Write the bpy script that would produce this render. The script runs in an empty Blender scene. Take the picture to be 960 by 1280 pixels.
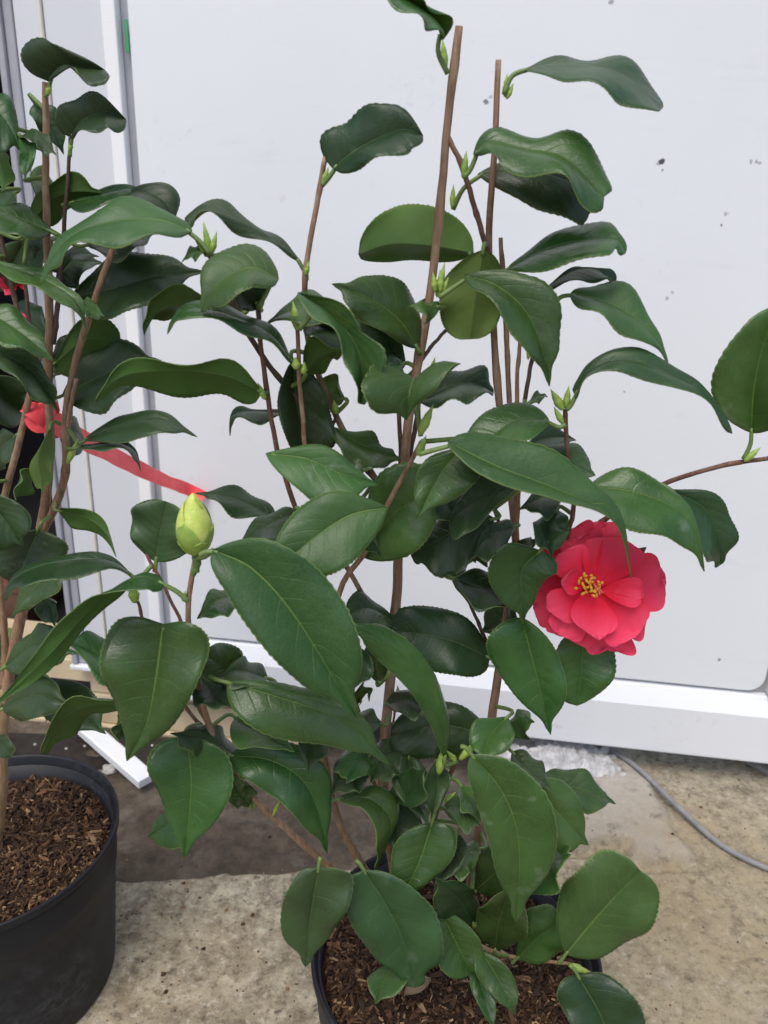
import bpy, math, random
from mathutils import Vector, Quaternion, noise
random.seed(7)
sc = bpy.context.scene
R_ = math.radians

# ------------------------------------------------------------------ camera
F, CX, CY = 961.0, 480.0, 640.0
CAM = Vector((0, 0, 0.66))
PITCH, ROLL = R_(20), R_(2)
fw = Vector((0, math.cos(PITCH), -math.sin(PITCH)))
_r = Vector((1, 0, 0)); _u = _r.cross(fw)
rt = _r * math.cos(ROLL) + _u * math.sin(ROLL)
up = _u * math.cos(ROLL) - _r * math.sin(ROLL)
cd = bpy.data.cameras.new('camera'); cam = bpy.data.objects.new('camera', cd)
sc.collection.objects.link(cam); sc.camera = cam
from mathutils import Matrix
M3 = Matrix((rt, up, -fw)).transposed()
cam.matrix_world = Matrix.Translation(CAM) @ M3.to_4x4()
cd.sensor_fit = 'VERTICAL'; cd.sensor_height = 36; cd.sensor_width = 27
cd.lens = 36 * F / 1280.0
cd.clip_start = 0.02; cd.clip_end = 500
cd.dof.use_dof = True; cd.dof.focus_distance = 0.50; cd.dof.aperture_fstop = 14

# ------------------------------------------------------------------ sky, sun, exposure
w = bpy.data.worlds.new('World'); sc.world = w; w.use_nodes = True
nt = w.node_tree; bgn = nt.nodes['Background']
sky = nt.nodes.new('ShaderNodeTexSky'); sky.sky_type = 'NISHITA'; sky.sun_disc = False
SUN_EL, SUN_AZ = R_(62), R_(200)          # azimuth clockwise from +Y
sky.sun_elevation = SUN_EL; sky.sun_rotation = SUN_AZ
sky.air_density = 1.0; sky.dust_density = 3.2; sky.ozone_density = 1.0
nt.links.new(sky.outputs[0], bgn.inputs[0]); bgn.inputs[1].default_value = 0.15
sd = bpy.data.lights.new('sun', 'SUN'); so = bpy.data.objects.new('sun', sd); sc.collection.objects.link(so)
sd.energy = 1.15; sd.angle = R_(30); sd.color = (1, .98, .95)
sdir = Vector((math.sin(SUN_AZ) * math.cos(SUN_EL), math.cos(SUN_AZ) * math.cos(SUN_EL), math.sin(SUN_EL)))
so.rotation_euler = sdir.to_track_quat('Z', 'Y').to_euler(); so.location = (0, -3, 5)
sc.view_settings.view_transform = 'Standard'; sc.view_settings.look = 'None'
sc.view_settings.exposure = 0.36; sc.view_settings.gamma = 1

# ------------------------------------------------------------------ pixel helpers (photograph pixels -> points in the place)
def ray(x, y): return fw + rt * ((x - CX) / F) - up * ((y - CY) / F)
def at_y(x, y, Y): d = ray(x, y); return CAM + d * ((Y - CAM.y) / d.y)
def at_z(x, y, Z): d = ray(x, y); return CAM + d * ((Z - CAM.z) / d.z)
def depth(P): return (P - CAM).dot(fw)
def at_k(x, y, k): return CAM + ray(x, y) * k
def topix(P):
    d = P - CAM; k = d.dot(fw); return CX + F * d.dot(rt) / k, CY - F * d.dot(up) / k

# ------------------------------------------------------------------ object helpers
def tag(o, label=None, cat=None, group=None, kind=None):
    if label: o['label'] = label
    if cat: o['category'] = cat
    if group: o['group'] = group
    if kind: o['kind'] = kind
    return o
def empty(name, loc):
    o = bpy.data.objects.new(name, None); o.location = loc; o.empty_display_size = .02
    sc.collection.objects.link(o); return o
def obj(name, vs, fs, mats, parent=None, org=None, smooth=True, fm=None, uvs=None):
    m = bpy.data.meshes.new(name)
    if org is not None: vs = [(v[0] - org[0], v[1] - org[1], v[2] - org[2]) for v in vs]
    m.from_pydata([tuple(v) for v in vs], [], fs)
    for mt in (mats if isinstance(mats, (list, tuple)) else [mats]): m.materials.append(mt)
    if fm: m.polygons.foreach_set('material_index', fm)
    if smooth: m.polygons.foreach_set('use_smooth', [True] * len(fs))
    if uvs:
        l = m.uv_layers.new(name='UVMap'); a = []
        for p in m.polygons:
            for vi in p.vertices: a += uvs[vi]
        l.data.foreach_set('uv', a)
    m.update()
    o = bpy.data.objects.new(name, m); sc.collection.objects.link(o)
    if parent: o.parent = parent
    elif org is not None: o.location = org
    return o
def bevel(o, wd, seg=2):
    b = o.modifiers.new('bevel', 'BEVEL'); b.width = wd; b.segments = seg; b.limit_method = 'ANGLE'; return o
def box_vf(x0, x1, y0, y1, z0, z1, fr=None):
    c = [(x, y, z) for z in (z0, z1) for y in (y0, y1) for x in (x0, x1)]
    if fr: c = [fr(*p) for p in c]
    return c, [(0, 2, 3, 1), (4, 5, 7, 6), (0, 1, 5, 4), (2, 6, 7, 3), (0, 4, 6, 2), (1, 3, 7, 5)]
def catmull(P, n):
    """n+1 samples through the points P (even in chord length)."""
    if len(P) == 2: return [P[0].lerp(P[1], i / n) for i in range(n + 1)]
    Q = [P[0] * 2 - P[1]] + list(P) + [P[-1] * 2 - P[-2]]
    d = [0]
    for a, b in zip(P, P[1:]): d.append(d[-1] + max((b - a).length, 1e-6))
    out = []
    for i in range(n + 1):
        s = d[-1] * i / n; j = 0
        while j < len(P) - 2 and d[j + 1] < s: j += 1
        t = (s - d[j]) / (d[j + 1] - d[j])
        a, b, c, e = Q[j], Q[j + 1], Q[j + 2], Q[j + 3]
        out.append(.5 * ((2 * b) + (c - a) * t + (2 * a - 5 * b + 4 * c - e) * t * t + (3 * b - a - 3 * c + e) * t ** 3))
    return out
def tube_vf(path, rad, ns=8, cap=True):
    n = len(path); vs = []; fs = []
    T = [(path[min(i + 1, n - 1)] - path[max(i - 1, 0)]).normalized() for i in range(n)]
    nrm = T[0].orthogonal().normalized()
    for i, p in enumerate(path):
        nrm = (nrm - T[i] * nrm.dot(T[i])).normalized(); b = T[i].cross(nrm)
        r = rad(i / (n - 1)) if callable(rad) else rad
        for j in range(ns):
            a = 2 * math.pi * j / ns; vs.append(p + (nrm * math.cos(a) + b * math.sin(a)) * r)
    for i in range(n - 1):
        for j in range(ns):
            k = (j + 1) % ns; fs.append((i * ns + j, i * ns + k, (i + 1) * ns + k, (i + 1) * ns + j))
    if cap: fs.append(tuple(range(ns - 1, -1, -1))); fs.append(tuple((n - 1) * ns + j for j in range(ns)))
    return vs, fs
def join(parts):
    vs, fs = [], []
    for v, f in parts:
        o = len(vs); vs += list(v); fs += [tuple(i + o for i in q) for q in f]
    return vs, fs
def lathe_vf(prof, ns=64, c=(0, 0, 0)):
    vs = []; fs = []
    for r, z in prof:
        for j in range(ns):
            a = 2 * math.pi * j / ns; vs.append((c[0] + r * math.cos(a), c[1] + r * math.sin(a), c[2] + z))
    for i in range(len(prof) - 1):
        for j in range(ns):
            k = (j + 1) % ns; fs.append((i * ns + j, i * ns + k, (i + 1) * ns + k, (i + 1) * ns + j))
    return vs, fs

# ------------------------------------------------------------------ materials
class NT:
    def __init__(s, name):
        s.m = bpy.data.materials.new(name); s.m.use_nodes = True; s.t = s.m.node_tree
        s.b = s.t.nodes['Principled BSDF']; s.out = s.t.nodes['Material Output']
    def n(s, typ, **kw):
        nd = s.t.nodes.new('ShaderNode' + typ)
        for k, v in kw.items(): setattr(nd, k, v)
        return nd
    def l(s, a, b): s.t.links.new(a, b)
    def val(s, x, sock):
        if hasattr(x, 'links') or isinstance(x, bpy.types.NodeSocket): s.l(x, sock)
        else: sock.default_value = x
    def math(s, op, a, b=0.0, c=None, clamp=False):
        nd = s.n('Math', operation=op, use_clamp=clamp); s.val(a, nd.inputs[0]); s.val(b, nd.inputs[1])
        if c is not None: s.val(c, nd.inputs[2])
        return nd.outputs[0]
    def mix(s, f, a, b, mode='MIX'):
        nd = s.n('Mix', data_type='RGBA', blend_type=mode); s.val(f, nd.inputs[0])
        for v, i in ((a, 6), (b, 7)):
            if isinstance(v, bpy.types.NodeSocket): s.l(v, nd.inputs[i])
            else: nd.inputs[i].default_value = (*v, 1)
        return nd.outputs[2]
    def noise(s, scale, detail=4, vec=None, rough=.6, dist=0):
        nd = s.n('TexNoise'); nd.inputs['Scale'].default_value = scale; nd.inputs['Detail'].default_value = detail
        nd.inputs['Roughness'].default_value = rough; nd.inputs['Distortion'].default_value = dist
        if vec: s.l(vec, nd.inputs['Vector'])
        return nd.outputs['Fac']
    def ramp(s, x, lo, hi, a=0.0, b=1.0):
        nd = s.n('MapRange'); nd.clamp = True; s.val(x, nd.inputs[0])
        for i, v in enumerate((lo, hi, a, b)): nd.inputs[i + 1].default_value = v
        return nd.outputs[0]
    def bump(s, h, strength=.3, dist=.001):
        nd = s.n('Bump'); nd.inputs['Strength'].default_value = strength; nd.inputs['Distance'].default_value = dist
        s.l(h, nd.inputs['Height']); s.l(nd.outputs[0], s.b.inputs['Normal']); return nd
    def set(s, **kw):
        for k, v in kw.items():
            s.val((*v, 1) if isinstance(v, tuple) and len(v) == 3 else v, s.b.inputs[k.replace('_', ' ')])
        return s
    def co(s, kind='Object'): return s.n('TexCoord').outputs[kind]

def plain(name, col, rough=.6, var=.15, scale=60, spec=.5, bump=0.0, metallic=0.0):
    m = NT(name); c = m.co(); f = m.noise(scale, 4, c)
    m.set(Base_Color=m.mix(m.ramp(f, .3, .7), tuple(x * (1 - var) for x in col), tuple(min(1, x * (1 + var)) for x in col)),
          Roughness=rough, Metallic=metallic)
    m.b.inputs['Specular IOR Level'].default_value = spec
    if bump: m.bump(f, bump)
    return m.m

def leaf_mat(name, dark, light, vein, edge, rough, transl, under=False):
    m = NT(name); uv = m.n('UVMap').outputs[0]; sep = m.n('SeparateXYZ'); m.l(uv, sep.inputs[0])
    u, v = sep.outputs[0], sep.outputs[1]
    a = m.math('ABSOLUTE', m.math('SUBTRACT', m.math('MULTIPLY', v, 2.0), 1.0))      # 0 midrib .. 1 edge
    oi = m.n('ObjectInfo').outputs['Random']
    obc = m.co('Object')
    off = m.n('VectorMath', operation='ADD'); m.l(obc, off.inputs[0])
    cmb = m.n('CombineXYZ'); m.l(m.math('MULTIPLY', oi, 3.0), cmb.inputs[0]); m.l(cmb.outputs[0], off.inputs[1])
    nz = m.noise(38, 4, off.outputs[0]); nf = m.noise(420, 3, off.outputs[0])
    base = m.mix(m.ramp(nz, .3, .72), dark, light)
    # hue and value from leaf to leaf
    hs = m.n('HueSaturation'); m.l(base, hs.inputs['Color'])
    m.l(m.ramp(oi, 0, 1, .475, .515), hs.inputs['Hue']); m.l(m.ramp(m.math('FRACT', m.math('MULTIPLY', oi, 7.3)), 0, 1, .72, 1.3), hs.inputs['Value'])
    hs.inputs['Saturation'].default_value = .95
    base = hs.outputs[0]
    # side veins run forward from the midrib
    wob = m.math('MULTIPLY', m.noise(25, 2, off.outputs[0]), .12)
    ph = m.math('MULTIPLY', m.math('SUBTRACT', m.math('ADD', u, wob), m.math('MULTIPLY', m.math('POWER', a, 1.25), .22)), 8.0)
    tri = m.math('ABSOLUTE', m.math('SUBTRACT', m.math('FRACT', ph), .5))             # 0 at a vein
    sv = m.math('MULTIPLY', m.ramp(tri, 0.0, .06, 1, 0), m.math('MULTIPLY', m.ramp(a, .35, .85, 1, 0), m.ramp(m.noise(30, 2, off.outputs[0]), .4, .65)))
    broad = m.ramp(tri, 0, .5, 0, 1)
    mid = m.ramp(m.math('MULTIPLY', a, m.ramp(u, 0, 1, .55, 1.6)), .010, .034, 1, 0)
    base = m.mix(m.math('MULTIPLY', sv, .32 if not under else .22), base, vein)
    base = m.mix(m.math('MULTIPLY', mid, m.ramp(u, .1, .95, .75, .3)), base, vein)
    base = m.mix(m.math('MULTIPLY', m.ramp(a, .958, .99), .78), base, edge)
    mpv = m.n('Mapping'); mpv.inputs['Scale'].default_value = (46, 22, 1); m.l(uv, mpv.inputs[0])
    vor = m.n('TexVoronoi', feature='DISTANCE_TO_EDGE'); vor.inputs['Scale'].default_value = 1.0; m.l(mpv.outputs[0], vor.inputs['Vector'])
    net = m.ramp(vor.outputs['Distance'], .0, .09, 1, 0)
    base = m.mix(m.math('MULTIPLY', net, .16), base, vein)
    tipb = m.math('MULTIPLY', m.ramp(m.math('ADD', u, m.math('MULTIPLY', nf, .04)), 1.0, 1.02), m.ramp(oi, .5, .55))
    base = m.mix(tipb, base, (.12, .07, .03))
    # pale dust and water marks
    sp = m.ramp(m.noise(900, 2, off.outputs[0]), .72, .78)
    spm = m.ramp(m.noise(14, 2, off.outputs[0]), .5, .62)
    base = m.mix(m.math('MULTIPLY', m.math('MULTIPLY', sp, spm), .0 if under else .55), base, (.32, .36, .28))
    blot = m.math('MULTIPLY', m.ramp(m.noise(55, 3, off.outputs[0]), .62, .74), m.ramp(m.noise(8, 1, off.outputs[0]), .52, .6))
    base = m.mix(m.math('MULTIPLY', blot, .0 if under else .42), base, (.20, .25, .19))
    m.set(Base_Color=base, Roughness=m.math('ADD', rough, m.math('MULTIPLY', m.math('SUBTRACT', nz, .5), .25)))
    m.b.inputs['Specular IOR Level'].default_value = .40 if not under else .22
    h = m.math('ADD', m.math('MULTIPLY', broad, .17), m.math('ADD', m.math('MULTIPLY', nf, .22), m.math('MULTIPLY', m.noise(70, 3, off.outputs[0]), .9)))
    h = m.math('ADD', h, m.math('MULTIPLY', sv, -.35 if not under else .4))
    h = m.math('ADD', h, m.math('MULTIPLY', net, -.06))
    h = m.math('ADD', h, m.math('MULTIPLY', mid, -.7 if not under else .9))
    m.bump(h, .6, .0009)
    tr = m.n('BsdfTranslucent'); m.l(m.mix(.5, base, (.22, .42, .05)), tr.inputs[0])
    mx = m.n('MixShader'); mx.inputs[0].default_value = transl
    m.l(m.b.outputs[0], mx.inputs[1]); m.l(tr.outputs[0], mx.inputs[2]); m.l(mx.outputs[0], m.out.inputs[0])
    return m.m
LEAF_T = leaf_mat('leaf_upper', (.021, .066, .011), (.042, .112, .021), (.12, .20, .045), (.16, .23, .07), .29, .10)
LEAF_Y = leaf_mat('leaf_upper_young_lit', (.030, .088, .018), (.048, .125, .028), (.15, .24, .06), (.18, .26, .08), .42, .14)  # newer, lighter green for near leaves; their being lit is put into the colour
LEAF_U = leaf_mat('leaf_underside', (.075, .150, .026), (.110, .205, .040), (.17, .26, .08), (.22, .30, .10), .58, .30, True)
LEAF_TM = leaf_mat('leaf_upper_old', (.016, .043, .011), (.028, .070, .018), (.065, .11, .04), (.10, .15, .06), .38, .06)
PET = plain('petiole_green', (.13, .20, .05), .5, .2, 150)

def bark_mat(name, a, b, c):
    m = NT(name); co = m.co(); mp = m.n('Mapping'); mp.inputs['Scale'].default_value = (1, 1, .12); m.l(co, mp.inputs[0])
    s = m.noise(420, 5, mp.outputs[0]); n = m.noise(60, 4, co)
    col = m.mix(m.ramp(s, .35, .65), a, b); col = m.mix(m.ramp(n, .52, .7), col, c); sz = m.n('SeparateXYZ'); m.l(co, sz.inputs[0])
    col = m.mix(m.ramp(sz.outputs[2], .03, .16, .75, 0), col, m.mix(m.ramp(s, .35, .65), (.22, .13, .06), (.36, .24, .125)))
    lent = m.ramp(m.noise(330, 2, co), .68, .73); col = m.mix(m.math('MULTIPLY', lent, .5), col, (.40, .31, .22))
    m.set(Base_Color=col, Roughness=.72); m.bump(s, .7, .0012); return m.m
BARK = bark_mat('bark_brown', (.17, .095, .055), (.33, .20, .12), (.36, .25, .165))
BARKD = bark_mat('bark_dark', (.055, .032, .024), (.12, .07, .05), (.16, .10, .07))
BARKR = bark_mat('bark_red', (.10, .040, .028), (.18, .085, .055), (.18, .11, .07))
BARKT = bark_mat('bark_tan', (.24, .15, .075), (.36, .25, .14), (.30, .17, .09))
m = NT('bud_green'); n_ = m.noise(150, 3, m.co())
m.set(Base_Color=m.mix(m.ramp(n_, .3, .7), (.20, .33, .05), (.34, .46, .09)), Roughness=.45, Subsurface_Weight=.15); m.b.inputs['Subsurface Scale'].default_value = .003; BUD = m.m
m = NT('bud_scale_tip'); n_ = m.noise(120, 3, m.co())
m.set(Base_Color=m.mix(m.ramp(n_, .4, .7), (.48, .58, .10), (.68, .72, .24)), Roughness=.42, Subsurface_Weight=.2); m.b.inputs['Subsurface Scale'].default_value = .004; BUDS = m.m

m = NT('petal_pink'); uv = m.n('UVMap').outputs[0]; sp = m.n('SeparateXYZ'); m.l(uv, sp.inputs[0]); co = m.co()
mp = m.n('Mapping'); mp.inputs['Scale'].default_value = (3, 60, 1); m.l(uv, mp.inputs[0])
st = m.noise(1.0, 3, mp.outputs[0]); nz = m.noise(90, 3, co)
col = m.mix(m.ramp(sp.outputs[0], .30, 1.05), (.87, .010, .046), (.93, .085, .18))
col = m.mix(m.math('MULTIPLY', m.ramp(st, .45, .7), .25), col, (.74, .02, .085))
col = m.mix(m.math('MULTIPLY', m.ramp(nz, .6, .75), .18), col, (.86, .16, .24))
m.set(Base_Color=col, Roughness=.55, Sheen_Weight=.15); m.b.inputs['Specular IOR Level'].default_value = .25; m.bump(st, .25, .0006)
tr = m.n('BsdfTranslucent'); m.l(col, tr.inputs[0]); mx = m.n('MixShader'); mx.inputs[0].default_value = .14
m.l(m.b.outputs[0], mx.inputs[1]); m.l(tr.outputs[0], mx.inputs[2]); m.l(mx.outputs[0], m.out.inputs[0]); PETAL = m.m
ANTHER = plain('anther_yellow', (.80, .38, .03), .7, .3, 400)
FILAM = plain('filament_pink', (.78, .16, .10), .5, .15, 400)

m = NT('pot_plastic'); co = m.co(); n1 = m.noise(11, 5, co); n2 = m.noise(120, 5, co, .75)
du = m.math('MULTIPLY', m.ramp(n1, .48, .68), m.ramp(n2, .42, .68))
m.set(Base_Color=m.mix(m.math('MULTIPLY', du, .55), (.012, .013, .016), (.14, .142, .145)), Roughness=m.ramp(du, 0, 1, .5, .8)); m.b.inputs['Specular IOR Level'].default_value = .3; mz = m.n('Mapping'); mz.inputs['Scale'].default_value = (6, 6, 90); m.l(co, mz.inputs[0]); sc_ = m.math('MULTIPLY', m.ramp(m.noise(1.6, 5, mz.outputs[0], .7), .60, .72), m.ramp(n1, .46, .58)); m.l(m.mix(m.math('MULTIPLY', sc_, .30), m.b.inputs['Base Color'].links[0].from_socket, (.12, .12, .12)), m.b.inputs['Base Color']); m.bump(n2, .08, .0004); POT = m.m

def white_mat(name, a=(.775, .80, .83), spots=()):
    m = NT(name); co = m.co(); big = m.noise(3, 3, co); fine = m.noise(75, 5, co, .72); fine2 = m.noise(30, 4, co, .6); md = m.noise(10, 4, co)
    col = m.mix(m.ramp(big, .35, .7), a, tuple(x * .955 for x in a))
    smg = m.math('MULTIPLY', m.ramp(md, .55, .70), m.ramp(fine, .56, .70))
    col = m.mix(m.math('MULTIPLY', smg, .5), col, (.46, .46, .45))
    spk = m.math('MULTIPLY', m.ramp(m.noise(240, 2, co), .755, .80), m.ramp(md, .50, .58))
    col = m.mix(m.math('MULTIPLY', spk, .6), col, (.20, .20, .20))
    mw = m.n('Mapping'); mw.inputs['Scale'].default_value = (3, 3, 22); mw.inputs['Rotation'].default_value = (.0, .35, .0); m.l(co, mw.inputs[0])
    wp = m.math('MULTIPLY', m.ramp(m.noise(3.2, 6, mw.outputs[0], .75), .56, .72), m.ramp(big, .45, .62))
    col = m.mix(m.math('MULTIPLY', wp, .22), col, (.55, .56, .57))
    for (P, r, k) in spots:
        d = m.n('VectorMath', operation='DISTANCE'); m.l(co, d.inputs[0]); d.inputs[1].default_value = P
        q = m.math('ADD', d.outputs['Value'], m.math('MULTIPLY', m.math('SUBTRACT', m.noise(260, 3, co), .5), r * 2.4))
        col = m.mix(m.math('MULTIPLY', m.ramp(q, r * .5, r, 1, 0), k), col, (.06, .065, .07))
    m.set(Base_Color=col, Roughness=m.ramp(fine2, .3, .7, .34, .5)); m.bump(big, .05, .002); return m.m

m = NT('concrete'); co = m.co(); n1 = m.noise(5, 6, co, .65); n2 = m.noise(34, 8, co, .78); n3 = m.noise(210, 4, co, .7); n4 = m.noise(13, 6, co, .7)
geo = m.n('SeparateXYZ'); m.l(co, geo.inputs[0])
col = m.mix(m.ramp(n2, .38, .62), (.18, .150, .098), (.52, .46, .335))
col = m.mix(m.math('MULTIPLY', m.ramp(n1, .46, .62), .55), col, (.30, .235, .135))
col = m.mix(m.math('MULTIPLY', m.ramp(n4, .58, .72), .55), col, (.145, .115, .08))
col = m.mix(m.math('MULTIPLY', m.ramp(n3, .56, .70), .6), col, (.10, .09, .075))
col = m.mix(m.math('MULTIPLY', m.ramp(m.noise(9, 6, co, .75), .54, .72), .6), col, (.58, .53, .42))
pit = m.ramp(m.noise(58, 3, co, .6), .63, .69)
col = m.mix(m.math('MULTIPLY', pit, .75), col, (.045, .04, .035))
g5 = m.noise(125, 3, co, .6)
col = m.mix(m.math('MULTIPLY', m.ramp(g5, .58, .64), .5), col, (.085, .07, .05)); col = m.mix(m.math('MULTIPLY', m.ramp(g5, .42, .36), .4), col, (.62, .57, .46))
am = m.n('Attribute'); am.attribute_name = 'mortar'
col = m.mix(m.math('MULTIPLY', am.outputs['Fac'], m.ramp(n2, .3, .6, .45, .85)), col, (.44, .41, .36))
ao = m.n('Attribute'); ao.attribute_name = 'ochre'
col = m.mix(m.math('MULTIPLY', ao.outputs['Fac'], m.ramp(n2, .35, .65, .15, .75)), col, (.29, .22, .115))
col = m.mix(m.math('MULTIPLY', m.ramp(m.noise(40, 6, co, .75), .55, .68), .65), col, (.075, .06, .045))
# the sunken channel is coated in dark wet dirt
ch = m.math('MULTIPLY', m.ramp(geo.outputs[2], -.034, -.010, 1, 0), 1.0)
dirt = m.mix(m.ramp(n2, .38, .66), (.048, .036, .024), (.13, .10, .07))
dirt = m.mix(m.math('MULTIPLY', m.ramp(n4, .50, .64), .7), dirt, (.19, .165, .13))
col = m.mix(ch, col, dirt)
m.set(Base_Color=col, Roughness=m.ramp(n2, .3, .7, .8, .93))
m.bump(m.math('ADD', m.math('MULTIPLY', n2, .7), m.math('MULTIPLY', n3, .35)), 1.0, .004); CONC = m.m

CREAM = plain('cream_paint', (.60, .49, .32), .55, .10, 25)
ALU = plain('grey_aluminium', (.36, .37, .41), .45, .08, 40)
GASK = plain('grey_gasket', (.33, .33, .345), .6, .12, 60)
BEIGE = plain('beige_sealant', (.70, .67, .60), .6, .06, 80)
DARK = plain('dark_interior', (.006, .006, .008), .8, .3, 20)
BLACKP = plain('black_strip', (.022, .018, .016), .6, .5, 60, bump=.3)
BROWN = plain('brown_board', (.13, .06, .04), .6, .4, 18)
REDT = NT('red_ribbon'); co = REDT.co(); f_ = REDT.noise(50, 3, co)
REDT.set(Base_Color=REDT.mix(REDT.ramp(f_, .35, .65), (.94, .06, .075), (.97, .10, .12)), Roughness=.55)
t_ = REDT.n('BsdfTranslucent'); t_.inputs[0].default_value = (.85, .05, .06, 1); x_ = REDT.n('MixShader'); x_.inputs[0].default_value = .12
REDT.l(REDT.b.outputs[0], x_.inputs[1]); REDT.l(t_.outputs[0], x_.inputs[2]); REDT.l(x_.outputs[0], REDT.out.inputs[0]); REDT = REDT.m
CABLE = plain('cable_grey', (.22, .22, .22), .5, .25, 60)
GREEN = plain('green_scrap', (.05, .32, .12), .5, .1)
STONE = plain('pale_stone', (.42, .41, .39), .8, .2, 90, bump=.4)
FOAM = plain('white_lime', (.48, .475, .47), .95, .35, 60, bump=.6)

# ------------------------------------------------------------------ ground
EDGE0, EDGE1 = at_z(135, 1103, 0), at_z(370, 1090, 0)
eslope = (EDGE1.y - EDGE0.y) / (EDGE1.x - EDGE0.x)
def edge_y(x): return EDGE0.y + (x - EDGE0.x) * eslope * (1 if x < .3 else .6)
def sm(t): t = max(0, min(1, t)); return t * t * (3 - 2 * t)
def height(x, y):
    n = noise.noise(Vector((x * 22, y * 22, 0))) * .0016 + noise.noise(Vector((x * 6, y * 6, 3))) * .003 + noise.noise(Vector((x * 70, y * 70, 5))) * .0007
    e = edge_y(x) + noise.noise(Vector((x * 30, 1.3, 0))) * .006 + noise.noise(Vector((x * 110, 7.3, 0))) * .0025
    t = (y - e)
    fill = sm((x - (.135 + noise.noise(Vector((y * 25, 4, 1))) * .02)) / .035)       # mortar fills the channel from here to the right
    depth_ = sm(t / .012) * .042 * (1 - fill)
    h = n - depth_
    if t > 0: h += noise.noise(Vector((x * 14, y * 30, 9))) * .006 * sm(t / .03) * (1 - fill)
    pt = fill * (1 - sm((x - (.345 + noise.noise(Vector((y * 18, 2, 2))) * .025)) / .02)) * sm((t - .008) / .012)
    h += pt * (.012 + noise.noise(Vector((x * 40, y * 40, 4))) * .003)
    groove = math.exp(-((t - .006) / .005) ** 2) * .006 * fill * (1 - sm((x - .36) / .05))
    MO.append(pt); OC.append(sm((x - .10) / .25) * sm(.5 + 1.6 * noise.noise(Vector((x * 4, y * 4, 7)))))
    return h - groove
MO, OC = [], []
def lin(a, b, st):
    k = max(1, round((b - a) / st)); return [a + (b - a) * i / k for i in range(k)]
xs = lin(-1.3, -.6, .02) + lin(-.6, .75, .006) + lin(.75, 1.4, .02) + [1.4]
ys = lin(-.35, .25, .02) + lin(.25, .6, .007) + lin(.6, .76, .0035) + lin(.76, 1.35, .008) + [1.35]
vs = [(x, y, height(x, y)) for y in ys for x in xs]; nx = len(xs)
fs = [(j * nx + i, j * nx + i + 1, (j + 1) * nx + i + 1, (j + 1) * nx + i) for j in range(len(ys) - 1) for i in range(nx - 1)]
b0 = len(vs); far = 200
vs += [(-far, -far, -.001), (far, -far, -.001), (far, far, -.05), (-far, far, -.05), (-1.3, -.35, 0), (1.4, -.35, 0), (1.4, 1.35, -.03), (-1.3, 1.35, -.03)]
fs += [(b0, b0 + 1, b0 + 5, b0 + 4), (b0 + 1, b0 + 2, b0 + 6, b0 + 5), (b0 + 2, b0 + 3, b0 + 7, b0 + 6), (b0 + 3, b0, b0 + 4, b0 + 7)]
MO += [0] * 8; OC += [.3] * 8
go = obj('ground', vs, fs, CONC)
for nm, dt in (('mortar', MO), ('ochre', OC)): go.data.attributes.new(nm, 'FLOAT', 'POINT').data.foreach_set('value', dt)
tag(go, 'weathered beige concrete slab with a sunken dirty channel', kind='structure')

# ------------------------------------------------------------------ white door and frame (s along the door, n towards the camera)
A_ = at_z(300, 876, .04); B_ = at_z(960, 948, .04)
es = Vector((B_.x - A_.x, B_.y - A_.y, 0)).normalized(); en = Vector((es.y, -es.x, 0))
def D(s, n, z): return A_ + es * s + en * n + Vector((0, 0, z - A_.z))
def dpix(x, y, n=0.0):
    d = ray(x, y); return CAM + d * ((A_ + en * n - CAM).dot(en) / d.dot(en))
def dloc(P): q = P - A_; return q.dot(es), q.dot(en), P.z
def dbox(name, s0, s1, n0, n1, z0, z1, mat, parent, org, bv=.0015):
    v, f = box_vf(s0, s1, n0, n1, z0, z1, D); f = [tuple(reversed(q)) for q in f]
    o = obj(name, v, f, mat, parent, org, smooth=False)
    if bv: bevel(o, bv)
    return o
dorg = Vector(D(.3, -.02, .04))
door = tag(empty('insulated_door', dorg), 'large white smooth insulated door with a bottom rail behind the camellia', 'door')
spots = []
for (x, y, r, k) in ((827, 202, .0036, 1), (824, 204, .003, .5), (939, 203, .0024, .6), (945, 203, .0024, .6), (950, 204, .002, .5), (607, 127, .003, .8), (613, 121, .0024, .5), (902, 281, .002, .8), (908, 268, .0026, .5), (764, 2, .0028, .6), (840, 366, .002, .5), (834, 373, .0022, .5), (780, 490, .0018, .6), (899, 825, .0024, .8), (828, 213, .0016, .7)):
    P = dpix(x, y); spots.append((tuple(P - dorg), r, k))
WHITE = white_mat('white_panel', spots=spots)
WHITE2 = white_mat('white_profile', (.80, .82, .85))
# panel face with rounded corners
S0, S1, Z0, Z1, RC = -.0935, .676, .1365, 1.95, .02
def rrect(n):
    pts = []
    for (cx, cz, a0) in ((S1 - RC, Z0 + RC, -90), (S1 - RC, Z1 - RC, 0), (S0 + RC, Z1 - RC, 90), (S0 + RC, Z0 + RC, 180)):
        for i in range(9): a = R_(a0 + i * 11.25); pts.append(D(cx + RC * math.cos(a), n, cz + RC * math.sin(a)))
    return pts
f0, f1 = rrect(0), rrect(-.012); q = len(f0)
fcs = [tuple(range(q))] + [(i, q + i, q + (i + 1) % q, (i + 1) % q) for i in range(q)]
obj('panel', f0 + f1, fcs, WHITE, door, dorg, smooth=False)
dbox('core', -.10, .76, -.055, -.0065, .045, 2.0, GASK, door, dorg, 0)
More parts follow.
